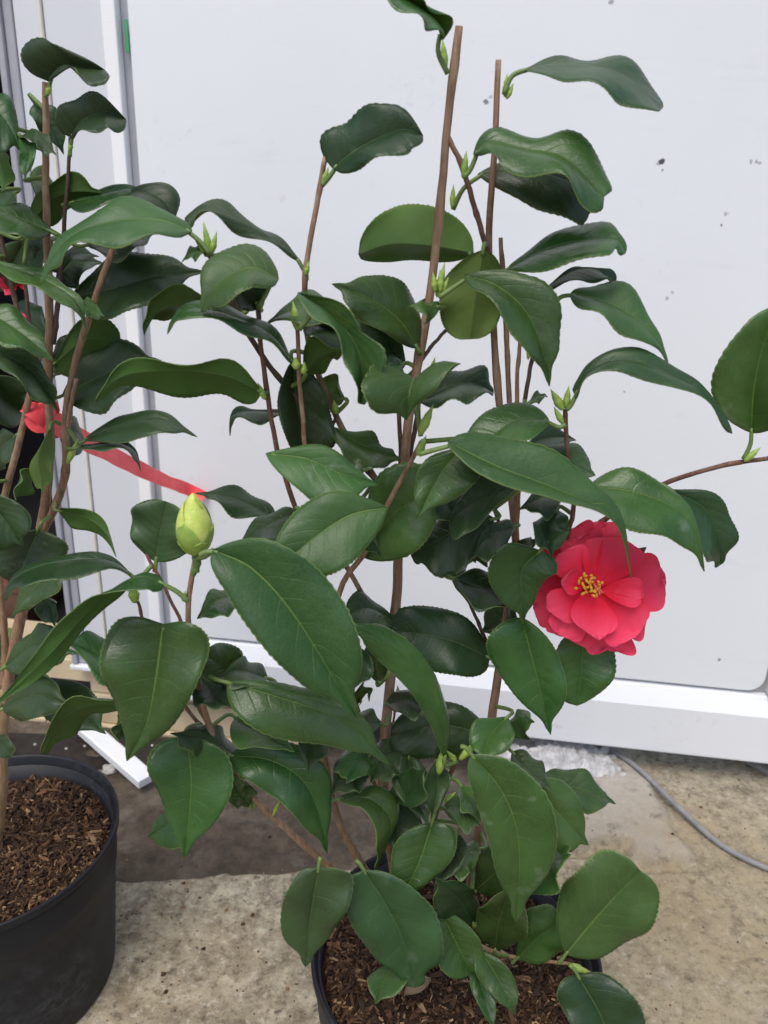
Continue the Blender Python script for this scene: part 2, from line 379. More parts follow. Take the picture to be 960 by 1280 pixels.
# bottom rail: a profile with a sloping top facet
prof = [(-.05, .04), (.012, .04), (.0135, .042), (.0135, .108), (.002, .1315), (-.012, .1315), (-.05, .1315)]
vs = [D(s, n, z) for s in (-.105, .80) for n, z in prof]; k = len(prof)
fs = [(i, (i + 1) % k, k + (i + 1) % k, k + i) for i in range(k)] + [tuple(range(k)), tuple(range(2 * k - 1, k - 1, -1))]
bevel(obj('bottom_rail', vs, fs, WHITE2, door, dorg, smooth=False), .001)
dbox('side_rail', .682, .80, -.05, .010, .134, 2.0, WHITE2, door, dorg)
gr = dpix(158, 44, .001); s_, n_, z_ = dloc(gr)
dbox('green_tape_scrap', s_ - .0016, s_ + .0022, .0006, .002, z_ - .016, z_ + .014, GREEN, door, dorg, 0)

WHITE3 = white_mat('shaded_white_panel', (.66, .68, .72)); WHITE4 = white_mat('lit_profile', (.88, .885, .90))  # greyer panels, brighter stile: shading of the raised stile put into the colours
forg = Vector(D(-.16, -.02, .07))
frame = tag(empty('door_frame', forg), 'white and grey door frame with a side panel beside the dark opening', 'door frame')
ZB = .073
dbox('seal_strip', -.1035, -.0945, -.03, -.004, ZB, 1.98, ALU, frame, forg, .0005)
dbox('stile', -.1195, -.104, -.03, .009, ZB, 2.0, WHITE4, frame, forg)
dbox('side_panel', -.1895, -.1208, -.03, -.003, ZB, 2.0, WHITE3, frame, forg)
dbox('sealant_bead', -.1942, -.1902, -.03, .0005, ZB, 2.0, BEIGE, frame, forg)
dbox('edge_panel', -.2235, -.1945, -.03, -.003, ZB, 2.0, WHITE3, frame, forg)
dbox('corner_profile', -.2345, -.224, -.05, -.001, ZB, 2.0, ALU, frame, forg)
dbox('corner_profile', -.2425, -.235, -.06, .004, ZB, 2.0, ALU, frame, forg)
dbox('jamb_profile', -.2405, -.235, -.06, -.062 + .058, ZB, 2.0, WHITE2, frame, forg)
dbox('sill_plate', -.2455, -.1, -.05, .006, ZB - .008, ZB - .001, WHITE2, frame, forg)
dbox('head', -.95, .80, -.06, .012, 2.003, 2.12, WHITE2, frame, forg)

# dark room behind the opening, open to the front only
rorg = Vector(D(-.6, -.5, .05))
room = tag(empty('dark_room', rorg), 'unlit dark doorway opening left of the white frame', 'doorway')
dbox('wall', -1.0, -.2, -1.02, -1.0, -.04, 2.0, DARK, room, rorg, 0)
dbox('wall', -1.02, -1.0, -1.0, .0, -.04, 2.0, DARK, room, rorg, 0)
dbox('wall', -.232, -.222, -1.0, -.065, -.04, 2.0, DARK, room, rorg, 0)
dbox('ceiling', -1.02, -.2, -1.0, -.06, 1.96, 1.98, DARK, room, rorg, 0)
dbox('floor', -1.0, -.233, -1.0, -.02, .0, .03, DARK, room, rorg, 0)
# outer wall left of the opening
worg = Vector(D(-1.3, -.02, 0))
wl = tag(empty('outer_wall', worg), 'white outer wall beyond the dark doorway', 'wall')
for i in range(3): dbox('panel', -1.62 + i * .2, -1.423 + i * .2, -.05, 0, -.04, 2.12, WHITE2, wl, worg)
# brown board box inside the doorway
P = at_y(28, 727, 1.10); borg = Vector((P.x - .10, 1.10, P.z - .14))
br = tag(empty('storage_box', borg), 'reddish brown box standing in the dark doorway', 'box')
for nm, x0, x1, y0, y1, z0, z1 in (('side', -.16, .10, 0, .012, -.02, .12), ('side', -.16, .10, .17, .182, -.02, .12), ('side', -.16, -.148, .013, .169, -.02, .12), ('side', .088, .10, .013, .169, -.02, .12), ('lid', -.165, .105, -.004, .186, .121, .135)):
    v, f = box_vf(x0, x1, y0, y1, z0, z1); bevel(obj(nm, v, [tuple(reversed(q)) for q in f], BROWN, br, None, smooth=False), .001)
    
# cream boards under the frame
corg = Vector(D(-.3, -.06, -.06))
cs = tag(empty('cream_plinth', corg), 'cream painted plinth of stacked boards below the white frame', 'plinth')
for z0, z1, nn in ((-.055, -.037, -.012), (-.0355, .012, -.018), (.0135, .0635, -.022)):
    for s0, s1 in ((-.62, -.305), (-.3035, -.125), (-.1235, .03), (.0315, .12)):
        dbox('board', s0, s1, -.12, nn + .002 * math.sin(s0 * 40), z0, z1, CREAM, cs, corg)
# black drain strip with screw heads at the foot of the plinth
P = at_z(140, 948, -.045); torg = Vector((P.x, P.y, -.046))
th = tag(empty('drain_strip', torg), 'black plastic drain strip with pale screw heads in the channel', 'drain')
v, f = box_vf(-.30, .17, -.035, .045, -.012, .006); bevel(obj('bar', v, [tuple(reversed(q)) for q in f], BLACKP, th, None, smooth=False), .003)
for i in range(9):
    v, f = lathe_vf([(.0022, .0055), (.0021, .0068), (.0013, .0075), (.0001, .0078)], 8, (-.115 + i * .0235, .018 + .008 * math.sin(i * 2.1), 0))
    obj('screw_head', v, f, STONE, th)

# white batten lying in the channel
p0, p1 = at_z(100, 903, -.012), at_z(184, 976, -.022)
d = (p1 - p0).normalized(); sid = d.cross(Vector((0, 0, 1))).normalized(); upv = sid.cross(d)
vs = []
for p in (p0 - d * .05, p1): vs += [p + sid * a * .0125 + upv * b for a, b in ((-1, -.006), (1, -.006), (1, .005), (.8, .006), (-.8, .006), (-1, .005))]
fs = [(i, (i + 1) % 6, 6 + (i + 1) % 6, 6 + i) for i in range(6)] + [(5, 4, 3, 2, 1, 0), (6, 7, 8, 9, 10, 11)]
tag(bevel(obj('batten', vs, [tuple(reversed(q)) for q in fs], WHITE2, None, p1, smooth=False), .0008), 'white plastic batten leaning from the cream plinth into the channel', 'batten')
# pebble
def blob(name, c, r, sc3, mat, amp, seed, seg=24, rows=14):
    vs = []; fs = []
    for i in range(rows + 1):
        for j in range(seg):
            a = math.pi * i / rows; b = 2 * math.pi * j / seg
            n = Vector((math.sin(a) * math.cos(b), math.sin(a) * math.sin(b), math.cos(a)))
            rr = r * (1 + amp * noise.noise(n * 1.6 + Vector((seed, 0, 0))) + amp * .5 * noise.noise(n * 4.5 + Vector((0, seed, 0))) + amp * .3 * noise.noise(n * 11 + Vector((0, seed, 4))))
            vs.append((c[0] + n.x * rr * sc3[0], c[1] + n.y * rr * sc3[1], c[2] + n.z * rr * sc3[2]))
    for i in range(rows):
        for j in range(seg): k = (j + 1) % seg; fs.append((i * seg + j, (i + 1) * seg + j, (i + 1) * seg + k, i * seg + k))
    return obj(name, vs, fs, mat, None, c)
P = at_z(137, 963, -.036); tag(blob('pebble', Vector((P.x, P.y, -.034)), .011, (1, .7, .5), STONE, .35, 3), 'pale flat pebble beside the black drain strip', 'pebble')
P = at_z(700, 950, .014); v = []; f = []; NX, NY = 150, 90
for j_ in range(NY + 1):
    for i_ in range(NX + 1):
        x_, y_ = P.x + (i_ / NX - .5) * .19, P.y + .004 + (j_ / NY - .5) * .115; e_ = math.hypot((x_ - P.x) / .072, (y_ - P.y - .004) / .036)
        k_ = 1 - e_ + .75 * noise.noise(Vector((x_ * 32, y_ * 32, 1))) + .35 * noise.noise(Vector((x_ * 95, y_ * 95, 2)))
        lump_ = abs(noise.noise(Vector((x_ * 150, y_ * 150, 3)))) * .006 + abs(noise.noise(Vector((x_ * 60, y_ * 60, 5)))) * .008
        v.append((x_, y_, height(x_, y_) + max(-.006, min(1, k_ * 1.2) * .012) + (lump_ if k_ > 0 else lump_ * .3 - .002)))
MO, OC = MO[:len(go.data.vertices)], OC[:len(go.data.vertices)]
f = [(j_ * (NX + 1) + i_, j_ * (NX + 1) + i_ + 1, (j_ + 1) * (NX + 1) + i_ + 1, (j_ + 1) * (NX + 1) + i_) for j_ in range(NY) for i_ in range(NX)]
tag(obj('lime_deposit', v, f, FOAM, None, Vector((P.x, P.y, 0))), 'crumbly white lime deposit on the concrete under the door rail', 'lime deposit')

# cables
pts = [at_z(x, y, .0045) for x, y in ((700, 905), (740, 930), (790, 965), (845, 1012), (900, 1056), (960, 1086), (1040, 1112))]
pts = [p + Vector((0, 0, .012 * math.exp(-((i - 2) / 1.2) ** 2))) for i, p in enumerate(pts)]
v, f = tube_vf(catmull(pts, 60), .0034, 12); tag(obj('power_cable', v, f, CABLE, None, pts[3]), 'grey power cable curving across the concrete out from under the door', 'cable')
pts = [at_z(x, y, .0045) for x, y in ((880, 925), (918, 944), (945, 958), (980, 975), (1050, 990))]
v, f = tube_vf(catmull(pts, 40), .0034, 12); tag(obj('power_cable', v, f, CABLE, None, pts[2]), 'short dark cable end beside the door rail corner', 'cable')

# ------------------------------------------------------------------ pots and soil
YM, YL = .425, .522
POTM, POTL = Vector((.064, YM, 0)), Vector((-.330, YL, 0))
def pot(loc, label, h=.165, rt_=.108, rb=.09):
    e = tag(empty('plant_pot', loc), label, 'plant pot', 'black plant pots')
    rr = lambda z: rb + (rt_ - .004 - rb) * (z / h)
    pr = [(.001, .004), (rb - .004, .004), (rb - .002, .0), (rb, .003)] + [(rr(z), z) for z in (.02, .06, .1, .118)] + [(rr(.12) + .0012, .1195), (rr(.13) + .0014, .131), (rr(.14), .15), (rr(.15), .156), (rr(.15) - .003, .156)] + [(rr(z) - .003, z) for z in (.12, .06, .012)] + [(.001, .012)]
    v, f = lathe_vf(pr, 72); obj('body', v, f, POT, e)
    pr = [(rt_ - .0068, .1565), (rt_ - .003, .1563), (rt_ - .0016, .158), (rt_ - .0014, .1635), (rt_ - .002, .1648), (rt_ - .0035, .1648), (rt_ - .0045, .163), (rt_ - .0068, .1565)]
    v, f = lathe_vf(pr, 72); obj('rim', v, f, POT, e)
    return e
pot(POTM, 'black plastic pot holding the camellia in bloom'); pot(POTL, 'black plastic pot with dusty scuffed side beside the doorway')
SOILZ = .145
m = NT('bark_mulch'); at = m.n('Attribute'); at.attribute_name = 'tone'; nn = m.noise(300, 3, m.co())
c1 = m.mix(at.outputs['Fac'], (.018, .010, .006), (.20, .105, .05)); c1 = m.mix(m.ramp(at.outputs['Fac'], .86, 1.0), c1, (.46, .32, .18))
m.set(Base_Color=m.mix(m.math('MULTIPLY', nn, .5), c1, (.05, .025, .014)), Roughness=.85); m.b.inputs['Specular IOR Level'].default_value = .3; m.bump(nn, .4, .0006); MULCH = m.m
def soil(c, R, label, seed):
    rnd = random.Random(seed); vs = []; fs = []; tn = []
    def hz(x, y): return SOILZ + noise.noise(Vector((x * 30 + seed, y * 30, 0))) * .006 + noise.noise(Vector((x * 90, y * 90, seed))) * .003 - .006 * ((x * x + y * y) / R / R) ** 2
    nr, ns = 26, 90
    for i in range(nr + 1):
        for j in range(ns):
            r = R * i / nr; a = 2 * math.pi * j / ns; x, y = r * math.cos(a), r * math.sin(a); vs.append((x, y, hz(x, y))); tn.append(rnd.random() * .25)
    for i in range(nr):
        for j in range(ns): k = (j + 1) % ns; fs.append((i * ns + j, i * ns + k, (i + 1) * ns + k, (i + 1) * ns + j) if i else (0, ns + j, ns + k))
    for q in range(9500):
        r = (R - .006) * math.sqrt(rnd.random()); a = rnd.random() * 6.2832; x, y = r * math.cos(a), r * math.sin(a)
        fib = rnd.random()
        L = rnd.uniform(.002, .008) if fib < .93 else rnd.uniform(.008, .018); W = rnd.uniform(.0003, .0010) if fib < .86 else rnd.uniform(.0009, .0022); T = W * rnd.uniform(.25, .7)
        b = rnd.random() * 6.2832; el = rnd.uniform(-.8, .8)
        d = Vector((math.cos(b) * math.cos(el), math.sin(b) * math.cos(el), math.sin(el))); s = Vector((-math.sin(b), math.cos(b), rnd.uniform(-.6, .6))).normalized(); u = d.cross(s)
        p = Vector((x, y, hz(x, y) + rnd.uniform(0, .005))); 
        if math.hypot(p.x + d.x * L / 2, p.y + d.y * L / 2) > R - .003 or math.hypot(p.x - d.x * L / 2, p.y - d.y * L / 2) > R - .003: continue
        t = rnd.random() ** 2.3 if rnd.random() > .06 else rnd.uniform(.88, 1)
        o = len(vs); bow = u * rnd.uniform(-.15, .25) * L
        for e, wd in ((-1, .5), (0, 1), (1, .45)):
            c_ = p + d * (e * L / 2) + bow * (1 - e * e)
            for aa, bb in ((-1, -1), (1, -1), (1, 1), (-1, 1)): vs.append(c_ + s * (aa * W * wd / 1) + u * (bb * T * wd)); tn.append(min(1, t * rnd.uniform(.85, 1.1)))
        for g in (0, 4):
            for k in range(4): fs.append((o + g + k, o + g + (k + 1) % 4, o + g + 4 + (k + 1) % 4, o + g + 4 + k))
        fs += [(o + 3, o + 2, o + 1, o), (o + 8, o + 9, o + 10, o + 11)]
    o = obj('soil', vs, fs, MULCH, None, None, smooth=False); o.location = c
    at = o.data.attributes.new('tone', 'FLOAT', 'POINT'); at.data.foreach_set('value', tn)
    return tag(o, label, kind='stuff')
soil(POTM, .1012, 'shredded brown bark mulch in the blooming camellia pot', 3)
soil(POTL, .1012, 'shredded brown bark mulch in the pot by the doorway', 9)

# crumbs of soil and grit on the concrete
rg = random.Random(21); v = []; f = []; tn = []
MO2, OC2 = len(MO), len(OC)
for q in range(900):
    if q % 3: a_ = rg.random() * 6.283; c_ = POTM if q % 2 else POTL; d_ = .10 + abs(rg.gauss(0, .09)); x_, y_ = c_.x + d_ * math.cos(a_), c_.y + d_ * math.sin(a_)
    else: x_, y_ = rg.uniform(-.4, .6), rg.uniform(.3, .95)
    r_ = rg.uniform(.0004, .0011) if rg.random() < .93 else rg.uniform(.0012, .0024); z_ = height(x_, y_); o = len(v); t_ = rg.random()
    for dx, dy, dz in ((-1, -.6, 0), (1, -.8, 0), (.9, .7, 0), (-.8, .9, 0), (-.4, -.3, 1), (.5, -.2, .8), (.4, .5, 1.1), (-.5, .3, .7)): v.append((x_ + dx * r_ * rg.uniform(.7, 1.5), y_ + dy * r_ * rg.uniform(.7, 1.5), z_ + dz * r_)); tn.append(t_)
    f += [(o + 3, o + 2, o + 1, o), (o + 4, o + 5, o + 6, o + 7), (o, o + 1, o + 5, o + 4), (o + 1, o + 2, o + 6, o + 5), (o + 2, o + 3, o + 7, o + 6), (o + 3, o, o + 4, o + 7)]
gg = obj('soil_crumbs', v, f, MULCH, None, None, smooth=False); gg.data.attributes.new('tone', 'FLOAT', 'POINT').data.foreach_set('value', tn)
tag(gg, 'dark soil crumbs and grit scattered over the concrete', kind='stuff')

# ------------------------------------------------------------------ plant builders
class Plant:
    def __init__(s, name, loc, Y, label, group):
        s.org = Vector(loc); s.Y = Y; s.root = tag(empty(name, loc), label, 'shrub', group); s.pts = []; s.leaves = []; s.rnd = random.Random(hash(Y) & 255)
    def P(s, p, off=0): return at_y(p[0], p[1], s.Y + (p[2] if len(p) > 2 else off) / 100)
    def stem(s, pts, r0, r1, mat=None, off=0, name='stem', cut=False):
        Q = [p if isinstance(p, Vector) else s.P(p, off) for p in pts]; n = max(8, 6 * len(Q)); C = catmull(Q, n)
        seed = s.rnd.random() * 50
        C = [c + Vector((noise.noise(Vector((seed, i * .45, 0))), noise.noise(Vector((seed, i * .45, 9))), 0)) * .0005 for i, c in enumerate(C)]
        kn = [s.rnd.random() for _ in range(4)]
        def rad(t):
            r = (r0 + (r1 - r0) * t) / 1000
            return r * (1 + sum(.22 * math.exp(-((t - k) / .014) ** 2) for k in kn) + .06 * noise.noise(Vector((seed, t * 25, 3))))
        v, f = tube_vf(C, rad, 10); s.pts += C
        return obj(name, v, f, mat or BARK, s.root, s.org)
    def nearest(s, p):
        return min(((q - p).length, i) for i, q in enumerate(s.pts))
    def leaf(s, mid, A, B, d=0, tip=None, face='t', tw=0, wb=.78, wt=1.12, mat=None, hw=.021, ls=1.0, pet=True, cup=.07, fold=.55, wav=1.15, um=.45, rf=.6):
        """mid: midrib pixels base->tip (third value = cm behind the stem plane); A, B: edge pixels abreast of the midrib middle."""
        rnd = s.rnd; s.leaves.append(1)
        n = len(mid); d0 = mid[0][2] if len(mid[0]) > 2 else d
        Ps = [at_y(p[0], p[1], s.Y + d0 / 100) for p in mid]
        L2 = sum((b - a).length for a, b in zip(Ps, Ps[1:])); k0 = depth(Ps[0])
        if tip is None:
            miss = math.sqrt(max(0, (.082 * ls) ** 2 - L2 * L2)); tip = d0 + (-1 if d0 <= .5 else 1) * min(3.0, 55 * miss)
        cum = [0]
        for a, b in zip(Ps, Ps[1:]): cum.append(cum[-1] + (b - a).length)
        Ps = [at_y(p[0], p[1], s.Y + (p[2] if len(p) > 2 else d0 + (tip - d0) * c / cum[-1]) / 100) for p, c in zip(mid, cum)]
        NU = 56; C = catmull(Ps, NU)
        rc = rnd.uniform(0, .005) if wt > .55 else 0.0; acu = rnd.uniform(.32, .52) if wt > .52 else .0; ruf = rnd.uniform(.6, 1.5); sf = rnd.choice((2, 3)); asym = rnd.uniform(-.07, .07)
        T = [(C[min(i + 1, NU)] - C[max(i - 1, 0)]).normalized() for i in range(NU + 1)]
        im = round(um * NU); Mp = C[im]; mx, my = topix(Mp); km = depth(Mp)
        fs_ = 1 if face == 't' else -1
        def edge(E):
            ex, ey = E[0] - mx, E[1] - my; ln = math.hypot(ex, ey) * km / F
            ms = math.sqrt(max(0, hw * hw - ln * ln)); sg = -ey / max(1e-6, math.hypot(ex, ey))
            if len(E) > 2: dk = E[2] / 100
            else: dk = fs_ * sg * ms * .85 - fs_ * fold * hw * .5
            return at_k(E[0], E[1], km + dk) - Mp
        eA, eB = edge(A), edge(B)
        tx, ty = topix(C[im + 3]); tx -= mx; ty -= my
        cr = tx * (A[1] - B[1]) - ty * (A[0] - B[0])      # <0: A lies to the left of the way base->tip (image y is down)
        left, right = (eA, eB) if (cr < 0) == (face == 't') else (eB, eA)
        ph = rnd.random() * 6.28; ph2 = rnd.random() * 6.28; fq = rnd.uniform(1.2, 2.4)
        wmax = um ** wb * (1 - um) ** wt
        VS = [-1, -.86, -.66, -.44, -.22, -.05, 0, .05, .22, .44, .66, .86, 1]; nv = len(VS)
        G = []; N = []; uv = []
        hwl = (left.length + right.length) / 2
        for i in range(NU + 1):
            u = i / NU
            pk = min(um / .45, 1)
            wv = (max(u, 1e-4) ** wb * max(1 - u, 0) ** wt) / ((wb / (wb + wt)) ** wb * (wt / (wb + wt)) ** wt) * (1 if True else pk)
            wv *= 1 - acu * math.exp(-((u - .90) / .075) ** 2); wv = max(wv, .012)
            qr = T[im].rotation_difference(T[i]); qr = Quaternion().slerp(qr, rf)
            if tw: qr = Quaternion(T[i], R_(tw) * (u - um)) @ qr
            l_, r_ = qr @ left, qr @ right
            ac = (r_ - l_); nr = ac.cross(T[i]).normalized()          # upper side normal
            row = []
            for v in VS:
                a = abs(v); e = (r_ if v > 0 else l_) * a * wv
                e = e * (1 + asym * math.sin((u - .5) * 6.28) * (1 if v > 0 else -1))
                if a == 1 and .06 < u < .98: e = e * (1 + (.011 * (1 + .6 * math.sin(i * 1.7 + ph)) if i % sf else -.011))
                h = cup * hwl * (4 * a * (1 - a)) * wv ** .5 - .10 * hwl * max(0, a - .6) * wv
                h += .0030 * noise.noise((C[i] + e) * 42 + Vector((ph, 0, 0))) * min(1, a * 2) * wv
                h -= rc * max(0, (u - .7) / .3) ** 2
                h += wav * ruf * .0021 * math.sin(fq * 6.28 * u + (ph if v > 0 else ph2)) * a * a * wv
                row.append(C[i] + e + nr * h); uv.append((u, (v + 1) / 2))
            G.append(row); N.append(nr)
        th = .00022; vs = [p + N[i] * th for i in range(NU + 1) for p in G[i]] + [p - N[i] * th for i in range(NU + 1) for p in G[i]]
        o2 = nv * (NU + 1); fs = []; fm = []
        for i in range(NU):
            for j in range(nv - 1):
                a, b, c, e = i * nv + j, i * nv + j + 1, (i + 1) * nv + j + 1, (i + 1) * nv + j
                fs.append((a, b, c, e)); fm.append(0); fs.append((o2 + e, o2 + c, o2 + b, o2 + a)); fm.append(1)
            for j, fl in ((0, 0), (nv - 1, 1)):
                a, b = i * nv + j, (i + 1) * nv + j
                fs.append((a, b, o2 + b, o2 + a) if not fl else (b, a, o2 + a, o2 + b)); fm.append(1)
        uv = uv + uv
        # petiole to the nearest stem
        if pet:
            b = C[0] + T[0] * .003
            if pet is True:
                dist, ix = s.nearest(C[0]); q = s.pts[ix]
                if dist > .035: q = C[0] - T[0] * .010 - Vector((0, 0, .003))
                path = [b, C[0] - T[0] * min(.006, dist * .4) , q] if dist > .004 else [b, C[0] - T[0] * .006]
            else: path = [b] + [s.P(p, d0) for p in pet]
            v, f = tube_vf(catmull(path, 8), lambda t: .0011 + .0003 * t, 7); o = len(vs); vs += v; fs += [tuple(k + o for k in q) for q in f]; fm += [2] * len(f); uv += [(0, .5)] * len(v)
        return obj('leaf', vs, fs, [mat or (LEAF_T if rnd.random() < .72 else LEAF_TM), LEAF_U, PET], s.root, s.org, fm=fm, uvs=uv)
    def bud(s, base, tip, wpx, off=0, mat=None, name='bud', n=18):
        a, b = s.P(base, off), s.P(tip, off); L = (b - a).length; r = wpx / 2 * depth(a) / F; ax = (b - a).normalized()
        s1 = ax.orthogonal().normalized(); s2 = ax.cross(s1); vs = []; fs = []; ns = 12
        for i in range(n + 1):
            t = i / n; rr = r * (math.sin(math.pi * (t ** .72)) ** .8 if 0 < t < 1 else .02) * (1 - .25 * t)
            rr *= 1 + .10 * ((t * 3.3) % 1 < .5)
            for j in range(ns):
                g = 2 * math.pi * j / ns; q = rr * (1 + .08 * math.sin(2 * g + t * 7)); vs.append(a + ax * (L * t) + (s1 * math.cos(g) + s2 * math.sin(g)) * q)
        for i in range(n):
            for j in range(ns): k = (j + 1) % ns; fs.append((i * ns + j, i * ns + k, (i + 1) * ns + k, (i + 1) * ns + j))
        return obj(name, vs, fs, mat or BUD, s.root, s.org)

# ------------------------------------------------------------------ the camellia in bloom
GRP = 'potted camellia shrubs'
cm = Plant('camellia_shrub', POTM + Vector((0, 0, .14)), YM, 'camellia shrub with one open pink-red flower and a fat green bud', GRP)
S = cm.stem; soilM = lambda dx, dy: POTM + Vector((dx, dy, .138))
S([(574, 33, 0), (566, 100, 0), (558, 168, 0), (549, 270, 0), (538, 365, 0), (523, 450, 0), (510, 530, 0), (501, 640, .5), (496, 740, .5), (488, 850, 0), (479, 955, -.5), (484, 1030, -.5), at_z(497, 1112, .138)], 1.9, 4.3)
S([(623, 75, .5), (618, 190, .5), (611, 300, .8), (618, 420, 1), (625, 515, 1), (638, 610, 1), (644, 690, 1), (629, 800, .8), (614, 905, .2), (598, 1040, 0), (590, 1095, .2), at_z(584, 1132, .138)], 1.5, 3.9, BARK)
S([(626, 297, 1.2), (632, 400, 1.4), (638, 515, 1.5), (646, 620, 1.2), (644, 680, 1)], 1.2, 2.0)
S([(651, 408, 1), (647, 470, 1.3), (646, 530, 1.4), (648, 600, 1.2), (645, 660, 1)], 1.1, 1.7)
S([(690, 366, .6), (676, 410, .8), (664, 455, 1.2), (655, 510, 1.4), (650, 590, 1.2)], 1.1, 1.5, BARKD)
S([(558, 167, 0), (577, 207, -.4), (592, 255, -.2), (607, 307, .4), (613, 340, .9)], 1.3, 1.5, BARKR)
S([(407, 196, -.5), (399, 240, -.4), (388, 300, -.2), (381, 350, 0), (382, 400, .6), (395, 460, 1.2), (430, 540, 1.2), (470, 600, .8), (500, 655, .5)], 1.3, 2.1)
S([(372, 412, -2.2), (374, 470, -2), (378, 520, -1.8), (383, 568, -1.5), (400, 640, -1), (440, 720, -.6), (484, 800, .2), (488, 850, 0)], 1.1, 1.8)
S([(322, 380, -1.5), (326, 430, -1.4), (334, 490, -1.2), (346, 560, -1), (371, 640, -.8), (398, 720, -.8), (420, 790, -.8), (450, 900, -.6), (472, 970, -.5)], 1.2, 2.0, BARKR)
S([(262, 318, -1.8), (288, 370, -1.2), (312, 420, -.6), (350, 474, .2), (417, 546, .8), (467, 597, .8), (499, 645, .5)], 1.4, 1.8, BARKD)
S([(527, 552, -3.5), (512, 580, -3.2), (486, 628, -2.8), (456, 690, -2.4), (425, 738, -2.2), (408, 830, -2), (403, 930, -2), (424, 1027, -2), (452, 1080, -1.6), at_z(484, 1128, .138)], 1.3, 3.2, BARK)
S([(244, 700, -6), (236, 745, -6), (236, 785, -6), (246, 850, -5.6), (266, 922, -5), (290, 965, -4.4), (340, 1020, -3.6), (412, 1083, -3), (440, 1104, -2.4), at_z(478, 1142, .138)], 1.4, 2.6, BARK)
S([(183, 693, -3.5), (207, 737, -3.6), (237, 807, -3.8), (243, 870, -4.2), (262, 910, -4.8)], .9, 1.2, BARKR)
S([(172, 752, -3.2), (180, 778, -3.4), (196, 812, -3.6), (230, 880, -4), (262, 918, -4.8)], .9, 1.2, BARKR)
S([(706, 512, -1.5), (709, 560, -1.4), (715, 610, -1.2), (716, 640, -1), (708, 672, -.4), (690, 705, .4), (648, 745, .8)], 1.2, 1.6, BARKR)
S([(985, 566, 2), (960, 573, 1.8), (930, 577, 1.6), (895, 584, 1.4), (830, 605, 1.2), (770, 640, 1.2), (700, 690, 1.2), (642, 730, .9)], 1.3, 1.8, BARKR)
S([(563, 716, .8), (572, 735, .8), (586, 753, .8), (610, 806, .8), (626, 838, .6)], 1.0, 1.2, BARKD)
S([(571, 952, -2.4), (557, 980, -2.2), (549, 1005, -2), (540, 1032, -1.6), (520, 1075, -1), (500, 1105, -.8)], 1.2, 1.6, BARKR)
S([(738, 1216, -4.5), (712, 1205, -4), (655, 1199, -2.6), (612, 1188, -1.4), (592, 1175, -.5)], 1.0, 1.4, BARKT)
S([(499, 517, 1.2), (501, 580, 1.2), (502, 650, .8)], 1.3, 1.6, BARKD)
S([(522, 520, .7), (514, 560, .7), (505, 630, .6), (500, 690, .5)], 1.4, 1.8, BARKD)
S([(558, 412, .8), (536, 437, .3), (526, 452, 0)], .9, 1.2, BARKD)
S([(617, 636, -.5), (628, 665, .2), (637, 692, .8), (640, 715, 1)], .9, 1.2, BARKR)
S([(421, 516, .8), (414, 540, .8), (408, 560, .9)], .8, .9, BARKD)
S([(436, 930, -1), (455, 955, -.8), (472, 988, -.6)], 1.1, 1.5, BARK)
S([(408, 850, -2), (416, 890, -2), (405, 930, -2)], .8, 1.0, BARKD)
S([(496, 868, 1), (492, 900, .6), (483, 950, 0)], .7, .9, BARK)

Lf = cm.leaf
# crown, top right
Lf([(553, 50), (541, 22), (515, 2), (468, -22)], (548, 8), (528, 27), -1, hw=.016, pet=[(548, 66), (560, 92)])
Lf([(655, 87), (705, 80), (775, 92), (829, 134)], (745, 66), (738, 107), 0, tip=-1.5, pet=[(640, 95), (630, 118)], wt=.5, cup=.0)
Lf([(592, 194), (612, 178), (655, 187), (705, 198), (755, 246)], (694, 164), (685, 218), -1.2, tip=-3, pet=[(588, 212), (579, 222)], wt=.32, wb=.4)
Lf([(597, 218), (650, 213), (705, 224), (755, 248)], (678, 196), (688, 268), 1.0, tip=.5, pet=[(580, 235), (566, 262)], mat=LEAF_TM, wt=.55)
Lf([(633, 338), (685, 311), (735, 300), (770, 299), (783, 316)], (705, 283), (706, 329), .4, tip=-1, wt=.6)
Lf([(676, 366), (712, 340), (745, 337), (765, 353)], (733, 331), (736, 348), 2.4, tip=2.4, wt=.5)
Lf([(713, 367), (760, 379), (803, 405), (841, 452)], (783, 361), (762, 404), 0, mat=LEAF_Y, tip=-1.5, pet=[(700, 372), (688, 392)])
Lf([(580, 344), (622, 358), (662, 398), (691, 481)], (692, 370), (630, 400), -2.6, tip=-4.5, pet=[(566, 360), (549, 372)])
Lf([(604, 312), (596, 360), (588, 424)], (549, 372), (632, 368), -.2, tip=-.4, face='u', wt=.5, wb=.5, cup=.05)
Lf([(592, 316), (530, 306), (485, 306), (448, 318)], (535, 256), (520, 327), 1.5, tip=1.0, face='u', wt=.45, wb=.5, pet=[(597, 330), (602, 345)])
Lf([(522, 436), (500, 402), (468, 376), (416, 354)], (502, 351), (455, 402), -.5, tip=-2)
Lf([(502, 462), (484, 425), (442, 395)], (498, 424), (462, 428), .8, tip=.8, mat=LEAF_TM)
Lf([(549, 384), (535, 382), (519, 378)], (533, 401), (536, 374), -1, hw=.008, ls=.4)
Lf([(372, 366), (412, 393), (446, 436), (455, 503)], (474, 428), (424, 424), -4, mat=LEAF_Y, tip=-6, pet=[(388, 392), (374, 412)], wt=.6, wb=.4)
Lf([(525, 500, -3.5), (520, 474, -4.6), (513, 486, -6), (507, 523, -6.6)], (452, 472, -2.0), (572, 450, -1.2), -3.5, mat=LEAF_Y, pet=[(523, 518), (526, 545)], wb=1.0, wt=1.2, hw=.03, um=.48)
Lf([(526, 503), (575, 480), (619, 485)], (574, 456), (572, 502), 1.5, tip=2, mat=LEAF_TM, wt=.6)
